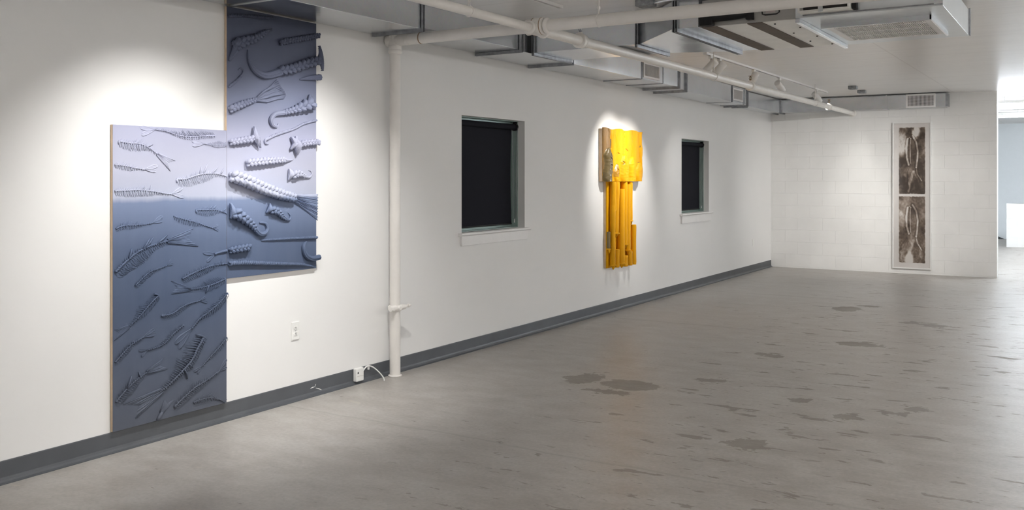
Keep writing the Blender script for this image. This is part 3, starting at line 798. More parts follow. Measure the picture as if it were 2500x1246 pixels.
ty = [W(px, 200, x=XT).y for px in (1736, 1757, 1840, 1903, 1993)]
head(ty[0], (0, 9.45, 1.6), 'leftmost spotlight of the far track, partly behind the pipe, tilted at the yellow artwork', 45, 50, .75)
head(ty[1], (0, 9.9, 1.5), 'second spotlight of the far track, tilted left like its close neighbour', 45, 52, .8)
head(ty[2], (0, 11.9, .9), 'third spotlight along the far track, alone above the brass sprinkler head', 14, 70, 1)
head(ty[3], (1.9, YB, .7), 'fourth spotlight of the far track, with a short snoot aimed right', 20, 44, 1, snout=True)
head(ty[4], (1.9, YB, 1.35), 'last spotlight on the far end of the track, nearest the back wall', 12, 60, 1, snout=True)
WARM = (1.0, .985, .955)
head(1.2, (0, .9, .6), 'white spotlight at the near end of the track above the cross pipe', 4, 70, 1, WARM)
head(3.25, (0, 3.5, .85), 'white spotlight above the cross pipe aimed at the lower left board of the blue relief', 60, 84, 1, WARM)
head(4.35, (0, 4.65, .80), 'white spotlight nearest the cross pipe, aimed at the right board of the blue relief', 56, 86, 1, WARM)
track(8.0, 13.2, 'white lighting track on the ceiling of the open right side', 4.7)
head(10.6, (2.5, YB, .95), 'white spotlight on the right-hand track aimed at the framed prints', 90, 44, 1, WARM, XT=4.7)
head(11.3, (1.4, YB, .95), 'white spotlight on the right-hand track aimed at the middle of the block wall', 95, 44, 1, WARM, XT=4.7)
head(12.0, (.25, YB, 1.0), 'white spotlight on the right-hand track aimed at the block wall corner', 95, 44, 1, WARM, XT=4.7)

# ================================================================== fluorescent fixtures: added fill on the open side, lamps of the room beyond
def fluorescent(cx_, cy_, L, along, mat, lab, group, CEIL=CEIL):
    r = thing('fluorescent_fixture', lab, 'ceiling light', (cx_, cy_, CEIL), group)
    def bx(m, a0, a1, b0, b1, z0, z1):
        if along == 'x': m.box(cx_ + a0, cx_ + a1, cy_ + b0, cy_ + b1, z0, z1)
        else: m.box(cx_ + b0, cx_ + b1, cy_ + a0, cy_ + a1, z0, z1)
        return m
    if CEIL < 2.79:
        for e in (-.8, .8): bx(MB(), e - .004, e + .004, -.004, .004, CEIL, 2.80).build('suspension_rod', M['fixture'], r)
    bx(MB(), -L / 2, L / 2, -.07 if CEIL > 2.7 else -.03, .07 if CEIL > 2.7 else .03, CEIL - .05, CEIL).build('housing', M['fixture'], r, bevel=.004)
    for o in (-.045, .045):
        pts = [(cx_ - L / 2 + .03, cy_ + o, CEIL - .072), (cx_ + L / 2 - .03, cy_ + o, CEIL - .072)] if along == 'x' else [(cx_ + o, cy_ - L / 2 + .03, CEIL - .072), (cx_ + o, cy_ + L / 2 - .03, CEIL - .072)]
        MB().tube(pts, .016, 14).build('tube', mat, r, True)
    for e in (-1, 1):
        bx(MB(), e * (L / 2 - .02) - .01, e * (L / 2 - .02) + .01, -.065, .065, CEIL - .092, CEIL - .05).build('lamp_holder', M['fixture'], r)
for k, (y_, lab) in enumerate(((16.95, 'nearer bright fluorescent ceiling light in the room beyond the block wall'), (20.25, 'farther bright fluorescent ceiling light in the room beyond the block wall'))):
    fluorescent(4.2, y_, 2.7, 'x', M['tube_far'], lab, 'fluorescent lights in the room beyond', 2.745)
    fluorescent(7.6, y_, 2.4, 'x', M['tube_far'], lab.replace('bright', 'right-hand'), 'fluorescent lights in the room beyond', 2.745)
fluorescent(4.6, -1.9, 2.4, 'x', M['tube_fill'], 'added fluorescent fill light hung behind the viewer', 'added fill lights of the open side', 2.5)  # unseen fixture added to brighten the near wall and ceiling
for y_ in (1.5, 6.0, 10.5):  # unseen pendants added for ambient light, hung low to light the ceiling
    fluorescent(7.3, y_, 2.4, 'y', M['tube_fill'], 'added fluorescent fill light on the open right side of the gallery, %s' % {1.5: 'nearest the camera', 6.0: 'the middle one', 10.5: 'nearest the back'}[y_], 'added fill lights of the open side', 2.5)
# handrail of the ramp behind the half wall
ra_ = thing('handrail', 'dark handrail sloping down behind the low white wall beyond', 'handrail', (hw.x, YF, .5))
pa, pb = W(2436, 581, y=YF - .08), W(2470, 595, y=YF - .08)
dirv = (pb - pa)
MB().tube([pa - dirv * 3, pb + dirv * 1.5], .035, 12).build('rail', M['rail'], ra_, True)
for t_ in (-2.5, .0, 2.2):
    q = pa + dirv * t_
    MB().tube([q, (q.x, YF, q.z - .05)], .012, 8).build('rail_bracket', M['rail'], ra_)

# ================================================================== blue relief: two dyed boards with fish skeletons and braids
XPF = .024
M['blueA'] = blue_mat('indigo_lavender_dye_shaded_top', 0.0)
M['blueB'] = blue_mat('indigo_lavender_fibre_shaded_top', 0.0, 1.05, True)
la, lm, lr = W(275.5, 431, x=XPF).y, W(553.5, 431, x=XPF).y, W(772, 431, x=XPF).y
lz0, lz1 = W(277, 1055.5, x=XPF).z, W(277, 304, x=XPF).z
rz0, rz1 = W(772, 655, x=XPF).z, 2.577
left = thing('blue_relief_panel', 'tall lower left board of the blue relief, covered with small fish skeletons', 'relief artwork', (0, (la + lm) / 2, 0))
right = thing('blue_relief_panel', 'upper right board of the blue relief, covered with braids and hooked plaits', 'relief artwork', (0, (lm + lr) / 2, 0))
g = .0012
for pr, a, b, z0_, z1_ in ((left, la, lm - g, lz0, lz1), (right, lm + g, lr, rz0, rz1)):
    MB().box(.003, XPF - .002, a, b, z0_, z1_).build('wooden_board', M['wood'], pr)
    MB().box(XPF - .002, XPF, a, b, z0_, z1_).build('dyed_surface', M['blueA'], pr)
C1 = lambda p: W(260 + p[0] * .3371, 280 + p[1] * .3371, x=XPF)
C2 = lambda p: W(260 + p[0] * .3612, 620 + p[1] * .3612, x=XPF)
C3 = lambda p: W(530 + p[0] * .289, p[1] * .289, x=XPF)
def scl(Cf, p):           # metres per crop pixel, vertical
    q = (p[0], p[1] + 10); return abs(Cf(p).z - Cf(q).z) / 10
XV = Vector((1, 0, 0))
def fish(Cf, spine, up, dn, tail=None, big=False, parent=None, lean=.55, sr=5.0, spikes=(), gap=None, narrow=False):
    parent = parent or left
    k = scl(Cf, spine[len(spine) // 2])
    pts, rad, L = smooth_path([Cf(p) for p in spine], [1.0] * len(spine), .0045)
    n = len(pts); R = max(.0035, sr * k)
    taildir = 1 if tail is None or (pts[-1] - Cf(tail[0])).length < (pts[0] - Cf(tail[0])).length else -1
    m = MB()
    P2 = []; R2 = []
    for i, p in enumerate(pts):
        s = i / (n - 1)
        sag = s if taildir > 0 else 1 - s
        P2.append(p + XV * (R * .9)); R2.append(R * (1.12 - .45 * sag) * (1 + .28 * math.sin(i * 2.1)))
    m.tube(P2, R2, 7)
    step = max(.0085, (gap or 15.0) * k); cnt = max(8, int(L / step))
    for j in range(cnt):
        s = (j + .5) / cnt; i = int(s * (n - 1)); p = pts[i]
        t = (pts[min(i + 1, n - 1)] - pts[max(i - 1, 0)]).normalized() * taildir
        nrm = Vector((0, -t.z, t.y))
        if nrm.z < 0 or (abs(nrm.z) < 1e-3): nrm = -nrm
        sag = s if taildir > 0 else 1 - s           # 0 head .. 1 tail
        env = (.55 + .6 * math.sin(PI * min(1, sag * 1.15 + .12))) * (1 - .55 * max(0, sag - .55) / .45)
        for side, ln in ((1, up), (-1, dn)):
            if not ln: continue
            jit = random.uniform(.93, 1.06)
            if side > 0: jit *= random.choice((1, 1, .75, 1.15))
            l = ln * k * env * jit
            rr = max(.0017, R * (.36 if not big else .30))
            d = (nrm * side + t * lean * (1 if side > 0 else .45)).normalized()
            bend = t * (l * .16)
            h = R * (2.6 if side < 0 else 1.6)
            q0 = p + XV * (R * .9); q1 = p + d * l * .35 + XV * h + bend * .1; q2 = p + d * l * .7 + XV * h * .8 + bend * .5; q3 = p + d * l + XV * (rr * 2.6) + bend
            m.tube([q0, q1, q2, q3], [rr * 1.3, rr * 1.1, rr, rr * .55], 4)
    for (sp_, ex, ey, wd) in spikes:
        i = int(sp_ * (n - 1)); p = pts[i]; e = Cf((ex, ey))
        m.tube([p + XV * R, p.lerp(e, .5) + XV * R * 1.5, e + XV * .003], [wd * k, wd * k * 1.2, wd * k * .5], 6)
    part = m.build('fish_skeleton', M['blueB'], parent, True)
    if tail:
        b = pts[-1] if taildir > 0 else pts[0]
        t = (pts[-1] - pts[-3]).normalized() if taildir > 0 else (pts[0] - pts[2]).normalized()
        tailfin(b, t, Cf(tail[0]), Cf(tail[1]), R * (1.5 if not narrow else 1.2), part, notch=.72 if not narrow else .30, narrow=narrow)
    return part
def paddle(b, e, ln, parent):
    d = e - b; N = Vector((0, -d.z, d.y)).normalized(); W_ = d.length * .125; nu, nv = 12, 8; vs = []; fs = []
    for i in range(nu + 1):
        u = i / nu; w_ = W_ * (.22 + .9 * math.sin(PI * u ** 1.5 * .93) ** .8) * (1 if u < .97 else .35)
        c = b.lerp(e, u)
        for j in range(nv + 1):
            v = 2 * j / nv - 1; edge = abs(v)
            hh = .0003 if edge > .99 else (.0030 + ln * .020) * (1.15 if edge > .6 else .62 + .16 * math.cos(v * 9))
            vs.append(c + N * (w_ * v) + XV * (hh * (1 if i < nu else .1)))
    for i in range(nu):
        for j in range(nv):
            a = i * (nv + 1) + j; fs.append((a, a + 1, a + nv + 2, a + nv + 1))
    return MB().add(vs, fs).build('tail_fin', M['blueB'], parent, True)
def tailfin(b, t, e1, e2, w0, parent, notch=.6, narrow=False, thick=0.0):
    if narrow:
        ln = ((e1 + e2) / 2 - b).length
        for e in (e1, e2): paddle(b, e, ln, parent)
        return
    nrm = Vector((0, -t.z, t.y))
    if (e1 - b).dot(nrm) < (e2 - b).dot(nrm): e1, e2 = e2, e1
    nu, nv = 9, 44
    mid = (e1 + e2) / 2; mb_ = MB(); vs = []; fs = []
    if thick: nu, nv = 14, 110
    ln = (mid - b).length; H = thick or .0045 + ln * .035
    rid = 8 if ln > .08 else 5
    ph = random.random() * 6
    for i in range(nu + 1):
        u = i / nu
        for j in range(nv + 1):
            v = j / nv
            e = e1.lerp(e2, v)
            pull = 1 - abs(2 * v - 1) ** 1.25
            e = e.lerp(b, (1 - notch) * pull)
            # outer edges bulge outward
            s0 = b + nrm * (w0 * (1 - 2 * v))
            q = s0.lerp(e, u)
            if narrow: q = q + nrm * ((1 if v < .5 else -1) * math.sin(PI * u) * ln * .05 * (abs(2 * v - 1)))
            rag = (.035 * math.sin(v * 61 + ph) + .025 * math.sin(v * 97)) * ln * .5 if i == nu and 0 < j < nv else 0
            q = q + (e - s0).normalized() * rag
            edge = min(1, min(v, 1 - v) * 14) * min(1, (1 - u) * 6 + .25)
            hh = H * (1.15 - .6 * u) * edge * (.60 + .16 * abs(math.sin(v * PI * rid + .35 * math.sin(u * 7 + ph))) + .55 * noise.noise(Vector((v * 16 + ph, u * 2.2, ph))))
            if thick: hh = H * (1 - .55 * u) * min(1, min(v, 1 - v) * 8) ** .5 * (.55 + .28 * noise.noise(Vector((v * 9, u * .8, 2))) + .30 * noise.noise(Vector((v * 38 + u * 1.5, u * 1.6, 7))))
            if i == nu: hh = .0002
            if j in (0, nv): hh = .0002
            vs.append(q + XV * hh)
    for i in range(nu):
        for j in range(nv):
            a = i * (nv + 1) + j; fs.append((a, a + 1, a + nv + 2, a + nv + 1))
    mb_.add(vs, fs)
    # raised outer rays
    for e, sg in ((e1, 1), (e2, -1)) if not thick else ():
        s0 = b + nrm * (w0 * sg)
        r_ = .0018 + ln * .011
        mb_.tube([s0 + XV * r_, s0.lerp(e, .5) + XV * r_ + nrm * (sg * (ln * .03 if narrow else 0)), e + XV * r_ * .6], [r_ * 1.5, r_, r_ * .6], 6)
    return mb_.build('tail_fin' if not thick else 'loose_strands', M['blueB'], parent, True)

fish(C1, [(785, 153), (700, 155), (610, 160), (520, 150), (430, 120), (350, 108)], 42, 20, [(240, 94), (250, 148)], narrow=True)
fish(C1, [(872, 215), (820, 215), (760, 215), (705, 212)], 22, 24, [(615, 190), (618, 224)], narrow=True, sr=3.5, gap=11)
fish(C1, [(85, 192), (160, 205), (240, 212), (310, 242), (368, 288)], 26, 50, [(497, 335), (462, 410)], spikes=((.45, 255, 178, 3), (.7, 335, 215, 3), (.0, 86, 215, 4)))
fish(C1, [(57, 362), (130, 370), (200, 385), (275, 398)], 22, 28, [(372, 368), (360, 410)], narrow=True, sr=4)
fish(C1, [(57, 552), (150, 548), (250, 546), (340, 556), (420, 570), (470, 576)], 24, 44, [(550, 530), (562, 597)], narrow=True, spikes=((.5, 275, 515, 3), (.6, 320, 512, 3)))
fish(C1, [(505, 468), (570, 465), (650, 440), (720, 427), (800, 428), (870, 447)], 24, 58, None, sr=5.5, gap=17, spikes=((.52, 728, 360, 4.5), (.45, 685, 378, 4), (.70, 805, 376, 4), (.86, 850, 385, 4), (0, 508, 495, 5)))
fish(C1, [(65, 827), (120, 805), (200, 800), (270, 795), (330, 785)], 26, 24, [(408, 733), (407, 767)], narrow=True, sr=4.5)
fish(C1, [(485, 735), (560, 758), (640, 778), (710, 802), (768, 822)], 14, 32, [(808, 798), (812, 840)], narrow=True, sr=4)
fish(C1, [(645, 690), (720, 690), (790, 690), (840, 703), (870, 715)], 24, 42, None, sr=4.5, spikes=((.5, 795, 655, 3.5), (.4, 765, 660, 3.2), (.85, 862, 678, 3.5), (0, 650, 715, 4)))
fish(C1, [(60, 1140), (120, 1080), (200, 1010), (280, 965), (360, 935), (440, 915)], 22, 84, [(628, 825), (662, 953)], True, sr=8, gap=19, spikes=((.28, 180, 970, 6), (.55, 310, 900, 6), (.6, 338, 888, 6), (.8, 440, 870, 6)), lean=.4)
fish(C1, [(205, 1240), (260, 1185), (320, 1135), (390, 1110), (435, 1093)], 16, 24, [(466, 1050), (483, 1080)], narrow=True, sr=5)
fish(C1, [(545, 1190), (620, 1150), (700, 1115), (780, 1090), (870, 1078)], 24, 40, None, sr=6, gap=15, spikes=((.72, 790, 1068, 3.5), (.86, 838, 1052, 3.5), (.8, 815, 1060, 3)))
fish(C2, [(800, 170), (720, 205), (640, 228), (562, 240)], 44, 34, [(437, 182), (437, 270)], sr=5, gap=15, spikes=((.5, 668, 268, 5),))
fish(C2, [(350, 280), (300, 330), (240, 400), (180, 462), (148, 492)], 50, 34, [(52, 515), (52, 588)], sr=6, gap=17, spikes=((0, 318, 268, 5), (.02, 335, 272, 4)))
fish(C2, [(368, 420), (440, 405), (500, 365), (560, 335), (630, 316)], 16, 24, [(672, 292), (682, 329)], narrow=True, sr=5)
fish(C2, [(815, 265), (760, 330), (690, 390), (620, 445), (572, 508)], 30, 34, [(458, 608), (484, 642)], sr=6, gap=15, narrow=True)
fish(C2, [(520, 480), (450, 540), (390, 605), (330, 635), (272, 652)], 26, 14, [(215, 653), (233, 697)], narrow=True, sr=5)
fish(C2, [(55, 735), (110, 670), (170, 612), (250, 562)], 26, 24, [(325, 508), (332, 542)], narrow=True, sr=5.5)
fish(C2, [(655, 560), (610, 640), (570, 720), (500, 800), (430, 870), (372, 922)], 86, 34, [(113, 1018), (197, 1112)], True, sr=9, gap=17, spikes=((0, 602, 545, 6), (.02, 630, 548, 5), (.55, 545, 845, 6), (.45, 580, 770, 5)), lean=.25)
fish(C2, [(812, 565), (760, 630), (700, 695), (642, 762)], 20, 24, [(588, 797), (613, 814)], narrow=True, sr=4.5)
fish(C2, [(60, 1003), (120, 930), (190, 862), (270, 802)], 26, 48, [(385, 705), (414, 776)], sr=6, gap=16, spikes=((.4, 168, 825, 6), (.8, 215, 795, 5)))
fish(C2, [(455, 1035), (520, 970), (600, 900), (680, 850), (762, 790)], 30, 32, [(812, 712), (814, 768)], sr=6, gap=14, narrow=True)
fish(C2, [(585, 1005), (640, 985), (700, 972), (760, 985), (795, 1002)], 24, 24, [(812, 982), (797, 1015)], narrow=True, sr=4, gap=12)
# the stemmed tail by itself near the lower edge
k_ = MB().tube([C2((340, 1130)) + XV * .003, C2((352, 1105)) + XV * .006, C2((372, 1070)) + XV * .005], [.008, .011, .009], 10).build('fish_tail', M['blueB'], left, True)
tailfin(C2((368, 1075)), (C2((425, 990)) - C2((368, 1075))).normalized(), C2((393, 988)), C2((456, 985)), .010, k_, .72)
# short stout body with two-lobed tail at the seam
k_ = MB(); pp, rr, _ = smooth_path([C1(p) for p in ((780, 1012), (800, 1003), (835, 993), (870, 986))], [10 * scl(C1, (800, 1000)), .006, .0085, .009], .003)
k_.tube([p + XV * .004 for p in pp], [r_ * (1 + .12 * math.sin(i * 1.7)) for i, r_ in enumerate(rr)], 12)
k_ = k_.build('fish_tail', M['blueB'], left, True)
tailfin(C1((782, 1012)), (C1((700, 1035)) - C1((782, 1012))).normalized(), C1((697, 1000)), C1((722, 1070)), .004, k_, .35, True)

def strand(m, pts, rad, seg=18):
    n = len(pts); vs = []; up = XV
    for i in range(n):
        t = (pts[min(i + 1, n - 1)] - pts[max(i - 1, 0)]).normalized(); a = (up - t * up.dot(t))
        if a.length < 1e-5: a = t.orthogonal()
        a.normalize(); up = a; b = t.cross(a)
        for k in range(seg):
            g = 2 * PI * k / seg; q = rad[i] * (1 + .13 * math.sin(6 * g + i * .16) + .05 * math.sin(3 * g + i * .31))
            vs.append(pts[i] + a * (math.cos(g) * q) + b * (math.sin(g) * q))
    fs = [(i * seg + k, i * seg + (k + 1) % seg, (i + 1) * seg + (k + 1) % seg, (i + 1) * seg + k) for i in range(n - 1) for k in range(seg)]
    fs += [tuple(range(seg))[::-1], tuple((n - 1) * seg + k for k in range(seg))]
    m.add(vs, fs)
def braid(Cf, path, radii, parent=None, name='braid', twist=False, lam=2.7):
    """three-strand plait following a path; radii in crop pixels"""
    parent = parent or right
    k = scl(Cf, path[0])
    P_, R_, L = smooth_path([Cf(p) for p in path], [r * k for r in radii], .0022)
    m = MB(); n = len(P_)
    ph = [0.0]
    for i in range(1, n):
        ph.append(ph[-1] + (P_[i] - P_[i - 1]).length * 2 * PI / (max(.006, R_[i]) * lam))
    ns = 2 if twist else 3
    for s in range(ns):
        pts = []; rad = []
        for i in range(0, n):
            t = (P_[min(i + 1, n - 1)] - P_[max(i - 1, 0)]).normalized(); N = Vector((0, -t.z, t.y)); R = R_[i]
            f = ph[i] * (1.0 if twist else .75) + 2 * PI * s / ns
            if twist: off = N * (R * .42 * math.sin(f)) + XV * (R * .42 * math.cos(f)); sr = R * .60
            else: off = N * (R * .56 * math.sin(f)) + XV * (R * .36 * math.sin(2 * f)); sr = R * .47
            e = min(1, (i + 1) / 4, (n - i) / 4) ** .5
            pts.append(P_[i] + off + XV * (R * .72)); rad.append(sr * e)
        strand(m, pts, rad)
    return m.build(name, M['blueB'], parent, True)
def horn(Cf, path, radii, parent, name='curled_tip'):
    k = scl(Cf, path[0])
    P_, R_, L = smooth_path([Cf(p) for p in path], [r * k for r in radii], .004)
    m = MB().tube([p + XV * (r * .8) for p, r in zip(P_, R_)], R_, 12)
    for q in range(3):      # fibre ridges
        a = -.8 + q * .8
        pts = []
        for i, (p, r) in enumerate(zip(P_, R_)):
            t = (P_[min(i + 1, len(P_) - 1)] - P_[max(i - 1, 0)]).normalized(); N = Vector((0, -t.z, t.y))
            pts.append(p + XV * (r * (.8 + .88 * math.cos(a))) + N * (r * .88 * math.sin(a)))
        m.tube(pts, [max(.0008, r * .22) for r in R_], 5)
    return m.build(name, M['blueB'], parent, True)
def tassel(Cf, base, tips, rb, rt, parent, name='loose_strands', n_mid=2, wav=.0):
    k = scl(Cf, base); m = MB(); b = Cf(base)
    allt = []
    for i in range(len(tips) - 1):
        for q in range(n_mid + 1):
            f = q / (n_mid + 1)
            allt.append((tips[i][0] * (1 - f) + tips[i + 1][0] * f + random.uniform(-1, 1) * 8 * (wav + .2), tips[i][1] * (1 - f) + tips[i + 1][1] * f))
    allt.append(tips[-1])
    N_ = len(allt)
    for i, tp in enumerate(allt):
        e = Cf(tp); d = e - b; N = Vector((0, -d.z, d.y)).normalized()
        o = rb * k * .8 * (2 * i / (N_ - 1) - 1)
        if (Cf(tips[-1]) - Cf(tips[0])).dot(N) < 0: o = -o
        w_ = wav * d.length * random.uniform(-1, 1)
        rr = rb * k * .45; r2 = rt * k
        m.tube([b + N * o * .6 + XV * (rb * k * .8), b + d * .35 + N * (o * .8 + w_) + XV * (rb * k * .55 + .002 * math.sin(i)), b + d * .7 + N * (w_ * .6) + XV * (r2 * 1.4), e + XV * r2 * .7], [rr, rr * .9, r2 * 1.15, r2 * .55], 7)
    return m.build(name, M['blueB'], parent, True)
def flare(Cf, c, e1, e2, r, parent, name='gathered_end', h=None):
    """knot of fibres fanning from c to the line e1-e2, standing proud"""
    k = scl(Cf, c); m = MB(); b = Cf(c); N_ = 15
    for i in range(N_):
        v = i / (N_ - 1); e = Cf((e1[0] * (1 - v) + e2[0] * v, e1[1] * (1 - v) + e2[1] * v))
        bul = math.sin(PI * v); hh = (h or r) * k
        m.tube([b + XV * hh * .7, b.lerp(e, .5) + XV * (hh * (.9 + .5 * bul)), e + XV * (hh * (.7 + .45 * bul)), e.lerp(b, .02) + XV * hh * .3], [r * k * .26, r * k * .27, r * k * .22, r * k * .12], 8)
    return m.build(name, M['blueB'], parent, True)

braid(C3, [(88, 137), (200, 132), (330, 142), (480, 152)], [15, 15, 14, 12], name='rope', twist=True)
b = braid(C3, [(130, 385), (200, 355), (300, 325), (400, 272)], [55, 48, 38, 22])
horn(C3, [(150, 390), (130, 440), (112, 480), (100, 515)], [34, 24, 16, 8], b, 'loose_end'); tassel(C3, (395, 275), [(440, 245), (465, 240), (465, 262), (440, 270)], 18, 3, b)
braid(C3, [(520, 362), (620, 342), (740, 322), (855, 300)], [27, 27, 26, 24])
b = braid(C3, [(505, 600), (600, 585), (720, 545), (855, 505)], [42, 44, 44, 42])
horn(C3, [(258, 420), (262, 510), (305, 595), (390, 640), (510, 612)], [4, 12, 22, 30, 34], b); flare(C3, (835, 512), (845, 392), (872, 598), 42, b)
braid(C3, [(92, 738), (150, 690), (190, 650)], [11, 12, 11], name='rope', twist=True)
horn(C3, [(188, 652), (212, 622), (215, 595), (195, 577), (175, 592)], [11, 9, 7, 5, 3], right.children[-1])
horn(C3, [(695, 672), (770, 660), (855, 655)], [5, 20, 27], braid(C3, [(770, 660), (810, 657), (856, 655)], [20, 25, 28]), 'loose_end')
b = braid(C3, [(92, 928), (200, 880), (318, 843)], [34, 32, 22])
tassel(C3, (322, 843), [(505, 672), (535, 735), (558, 760), (578, 805), (560, 835)], 20, 7, b, n_mid=3, wav=.05)
b = braid(C3, [(540, 955), (640, 928), (720, 893), (780, 872)], [22, 34, 50, 58])
horn(C3, [(515, 1045), (500, 1070), (462, 1058), (446, 1010), (478, 966), (545, 955)], [5, 10, 16, 19, 20, 22], b); flare(C3, (740, 880), (762, 805), (800, 925), 46, b)
b = braid(C3, [(425, 1170), (500, 1135), (640, 1090), (730, 1045), (840, 1016)], [13, 13, 11, 11, 10], name='rope', twist=True)
horn(C3, [(432, 1218), (405, 1212), (402, 1185), (430, 1168)], [4, 9, 11, 13], b)
b = braid(C1, [(882, 202), (960, 190), (1050, 175)], [24, 27, 30]); flare(C1, (1045, 175), (1058, 88), (1100, 238), 30, b, h=34)
b = braid(C1, [(1395, 212), (1460, 203), (1530, 200)], [26, 25, 24]); flare(C1, (1398, 212), (1325, 165), (1365, 290), 34, b, h=32); flare(C1, (1360, 215), (1322, 250), (1360, 158), 34, b, h=30)
b = braid(C1, [(1003, 352), (1100, 342), (1200, 333), (1290, 330)], [30, 30, 28, 20]); horn(C1, [(1285, 330), (1320, 330), (1348, 326)], [16, 9, 3], b, 'loose_end')
b = braid(C1, [(1335, 435), (1385, 428), (1435, 450)], [34, 26, 13]); horn(C1, [(1432, 449), (1462, 455), (1482, 435), (1478, 408), (1462, 404)], [11, 8, 6, 4, 2], b); flare(C1, (1350, 432), (1312, 395), (1306, 470), 26, b)
b = braid(C1, [(885, 442), (1000, 483), (1120, 535), (1250, 580), (1350, 606)], [46, 48, 46, 42, 34], lam=2.0)
tailfin(C1((1352, 605)), (C1((1530, 670)) - C1((1352, 605))).normalized(), C1((1530, 575)), C1((1527, 768)), 24 * scl(C1, (1350, 600)), b, 1.0, thick=.030)
b = braid(C1, [(905, 705), (960, 740), (1030, 790), (1075, 838)], [48, 40, 30, 20]); horn(C1, [(1070, 835), (1100, 862), (1140, 858), (1160, 825), (1145, 788), (1105, 782)], [19, 18, 15, 12, 9, 5], b); flare(C1, (925, 720), (884, 645), (884, 748), 36, b)
b = braid(C1, [(1180, 690), (1225, 702), (1270, 742), (1300, 760)], [30, 27, 18, 12]); horn(C1, [(1296, 757), (1318, 762), (1330, 735), (1312, 708)], [11, 8, 5, 3], b); flare(C1, (1190, 695), (1172, 645), (1148, 708), 24, b)
braid(C1, [(1118, 912), (1200, 905), (1350, 896), (1522, 890)], [5, 9, 11, 12], name='rope', twist=True)
horn(C1, [(1445, 920), (1420, 955), (1432, 1015), (1475, 1042), (1530, 1032)], [5, 13, 17, 19, 20], right)
braid(C1, [(880, 985), (950, 972), (1028, 960)], [24, 29, 29])
braid(C1, [(878, 1080), (1000, 1073), (1150, 1078), (1300, 1082), (1400, 1085), (1500, 1101)], [19, 19, 17, 15, 13, 6], name='rope', twist=True, lam=2.2)

# ================================================================== yellow artwork
XY = .075
Y1 = lambda px, py, x=XY: W(1420 + px * .321, 290 + py * .321, x=x)
ya_, yb_ = Y1(176, 300).y, Y1(466, 300).y
zt_, zb_ = Y1(176, 70).z, Y1(176, 479).z
yl_, yr_ = Y1(197, 700, .05).y, Y1(377, 700, .05).y
zl_ = Y1(197, 1140, .05).z
yw = thing('yellow_relief', 'bright yellow carved relief of a wavy block above a narrow board with rods', 'relief artwork', (0, (ya_ + yb_) / 2, zl_))
MB().box(.002, .045, ya_, yb_ - .015, zb_ + .002, zt_ - .004).build('backing_board', M['wood'], yw)
MB().box(.002, .028, yl_, yr_, zl_ + .004, zb_ + .02).build('backing_board', M['wood'], yw)
MB().box(.028, .040, yl_, yr_, zl_, zb_ + .002).build('lower_board', M['yellow'], yw)
NY, NZ = 150, 190; vs = []; fs = []; mi = []
kz = (zt_ - zb_) / 410.0; ky = (yb_ - ya_) / 290.0
cols = [176, 232, 268, 330, 392, 448, 470]
CRACKS = [[(203, 72), (210, 100), (208, 130), (214, 150), (210, 178)], [(262, 80), (260, 120), (266, 150), (264, 172)], [(332, 90), (326, 108), (334, 130), (332, 150)], [(340, 220), (350, 236)], [(268, 256), (272, 266)], [(280, 254), (286, 264)], [(228, 70), (231, 220)],
          [(206, 262), (200, 290), (214, 312), (204, 330)], [(205, 348), (212, 354)], [(264, 350), (258, 378), (268, 398)], [(262, 418), (268, 424)], [(300, 320), (306, 336), (300, 345)], [(428, 325), (440, 322)], [(408, 440), (411, 478)], [(452, 180), (450, 200)]]
def seg_d(px, py, pl):
    best = 99
    for (x0, y0), (x1, y1) in zip(pl[:-1], pl[1:]):
        dx, dy = x1 - x0, y1 - y0; t = max(0, min(1, ((px - x0) * dx + (py - y0) * dy) / (dx * dx + dy * dy)))
        best = min(best, math.hypot(px - x0 - dx * t, py - y0 - dy * t))
    return best
def in_pod(a, b_, cx_, t_, hw_):
    if b_ < t_: return False
    grow = min(1, max(0, (b_ - t_ + 4)) / 62.0) ** .55
    return abs(a - cx_ - 3 * math.sin(b_ * .03 + cx_)) < hw_ * grow * (1 - .12 * max(0, (b_ - 420) / 60))
def hgt(a, b_):        # a: crop x, b_: crop y
    h = .0
    for i in range(len(cols) - 1):
        w_ = 4 * math.sin(b_ * .017 + i * 1.7)
        c0, c1 = cols[i] + w_ * (i > 0), cols[i + 1] + 4 * math.sin(b_ * .017 + (i + 1) * 1.7) * (i + 1 < len(cols) - 1)
        if c0 <= a <= c1: h = max(h, .027 * math.sqrt(max(0, 1 - ((2 * (a - c0) / (c1 - c0) - 1)) ** 2)))
    h += .004 * noise.noise(Vector((a * .05, b_ * .012, 1.3))) + .0018 * noise.noise(Vector((a * .2, b_ * .04, 5)))
    pod = 0
    for (cx_, t_, hw_, hh) in ((205, 222, 27, .062), (262, 342, 20, .058), (318, 268, 30, .070), (378, 284, 28, .064), (432, 322, 23, .060)):
        if b_ > t_ - 4:
            grow = min(1, max(0, (b_ - t_ + 4)) / 62.0) ** .55; wd = hw_ * (grow * (1 - .12 * max(0, (b_ - 420) / 60)))
            q = abs(a - cx_ - 3 * math.sin(b_ * .03 + cx_)) / max(1, wd)
            if q < 1: pod = max(pod, hh * (1 - q ** 2.4) ** .6 * (.65 + .35 * grow))
            if q < 1.05 and q > .97: pod = max(pod, 0)
    if pod > 0:
        crease = .0030 * noise.noise(Vector((a * .09, b_ * .07, 9)))
        h = max(h, pod + crease)
    for cr in CRACKS:
        if min(q_[1] for q_ in cr) - 6 < b_ < max(q_[1] for q_ in cr) + 6:
            dd = seg_d(a, b_, cr)
            if dd < 3.6: h -= .010 * (1 - dd / 3.6)
    return h
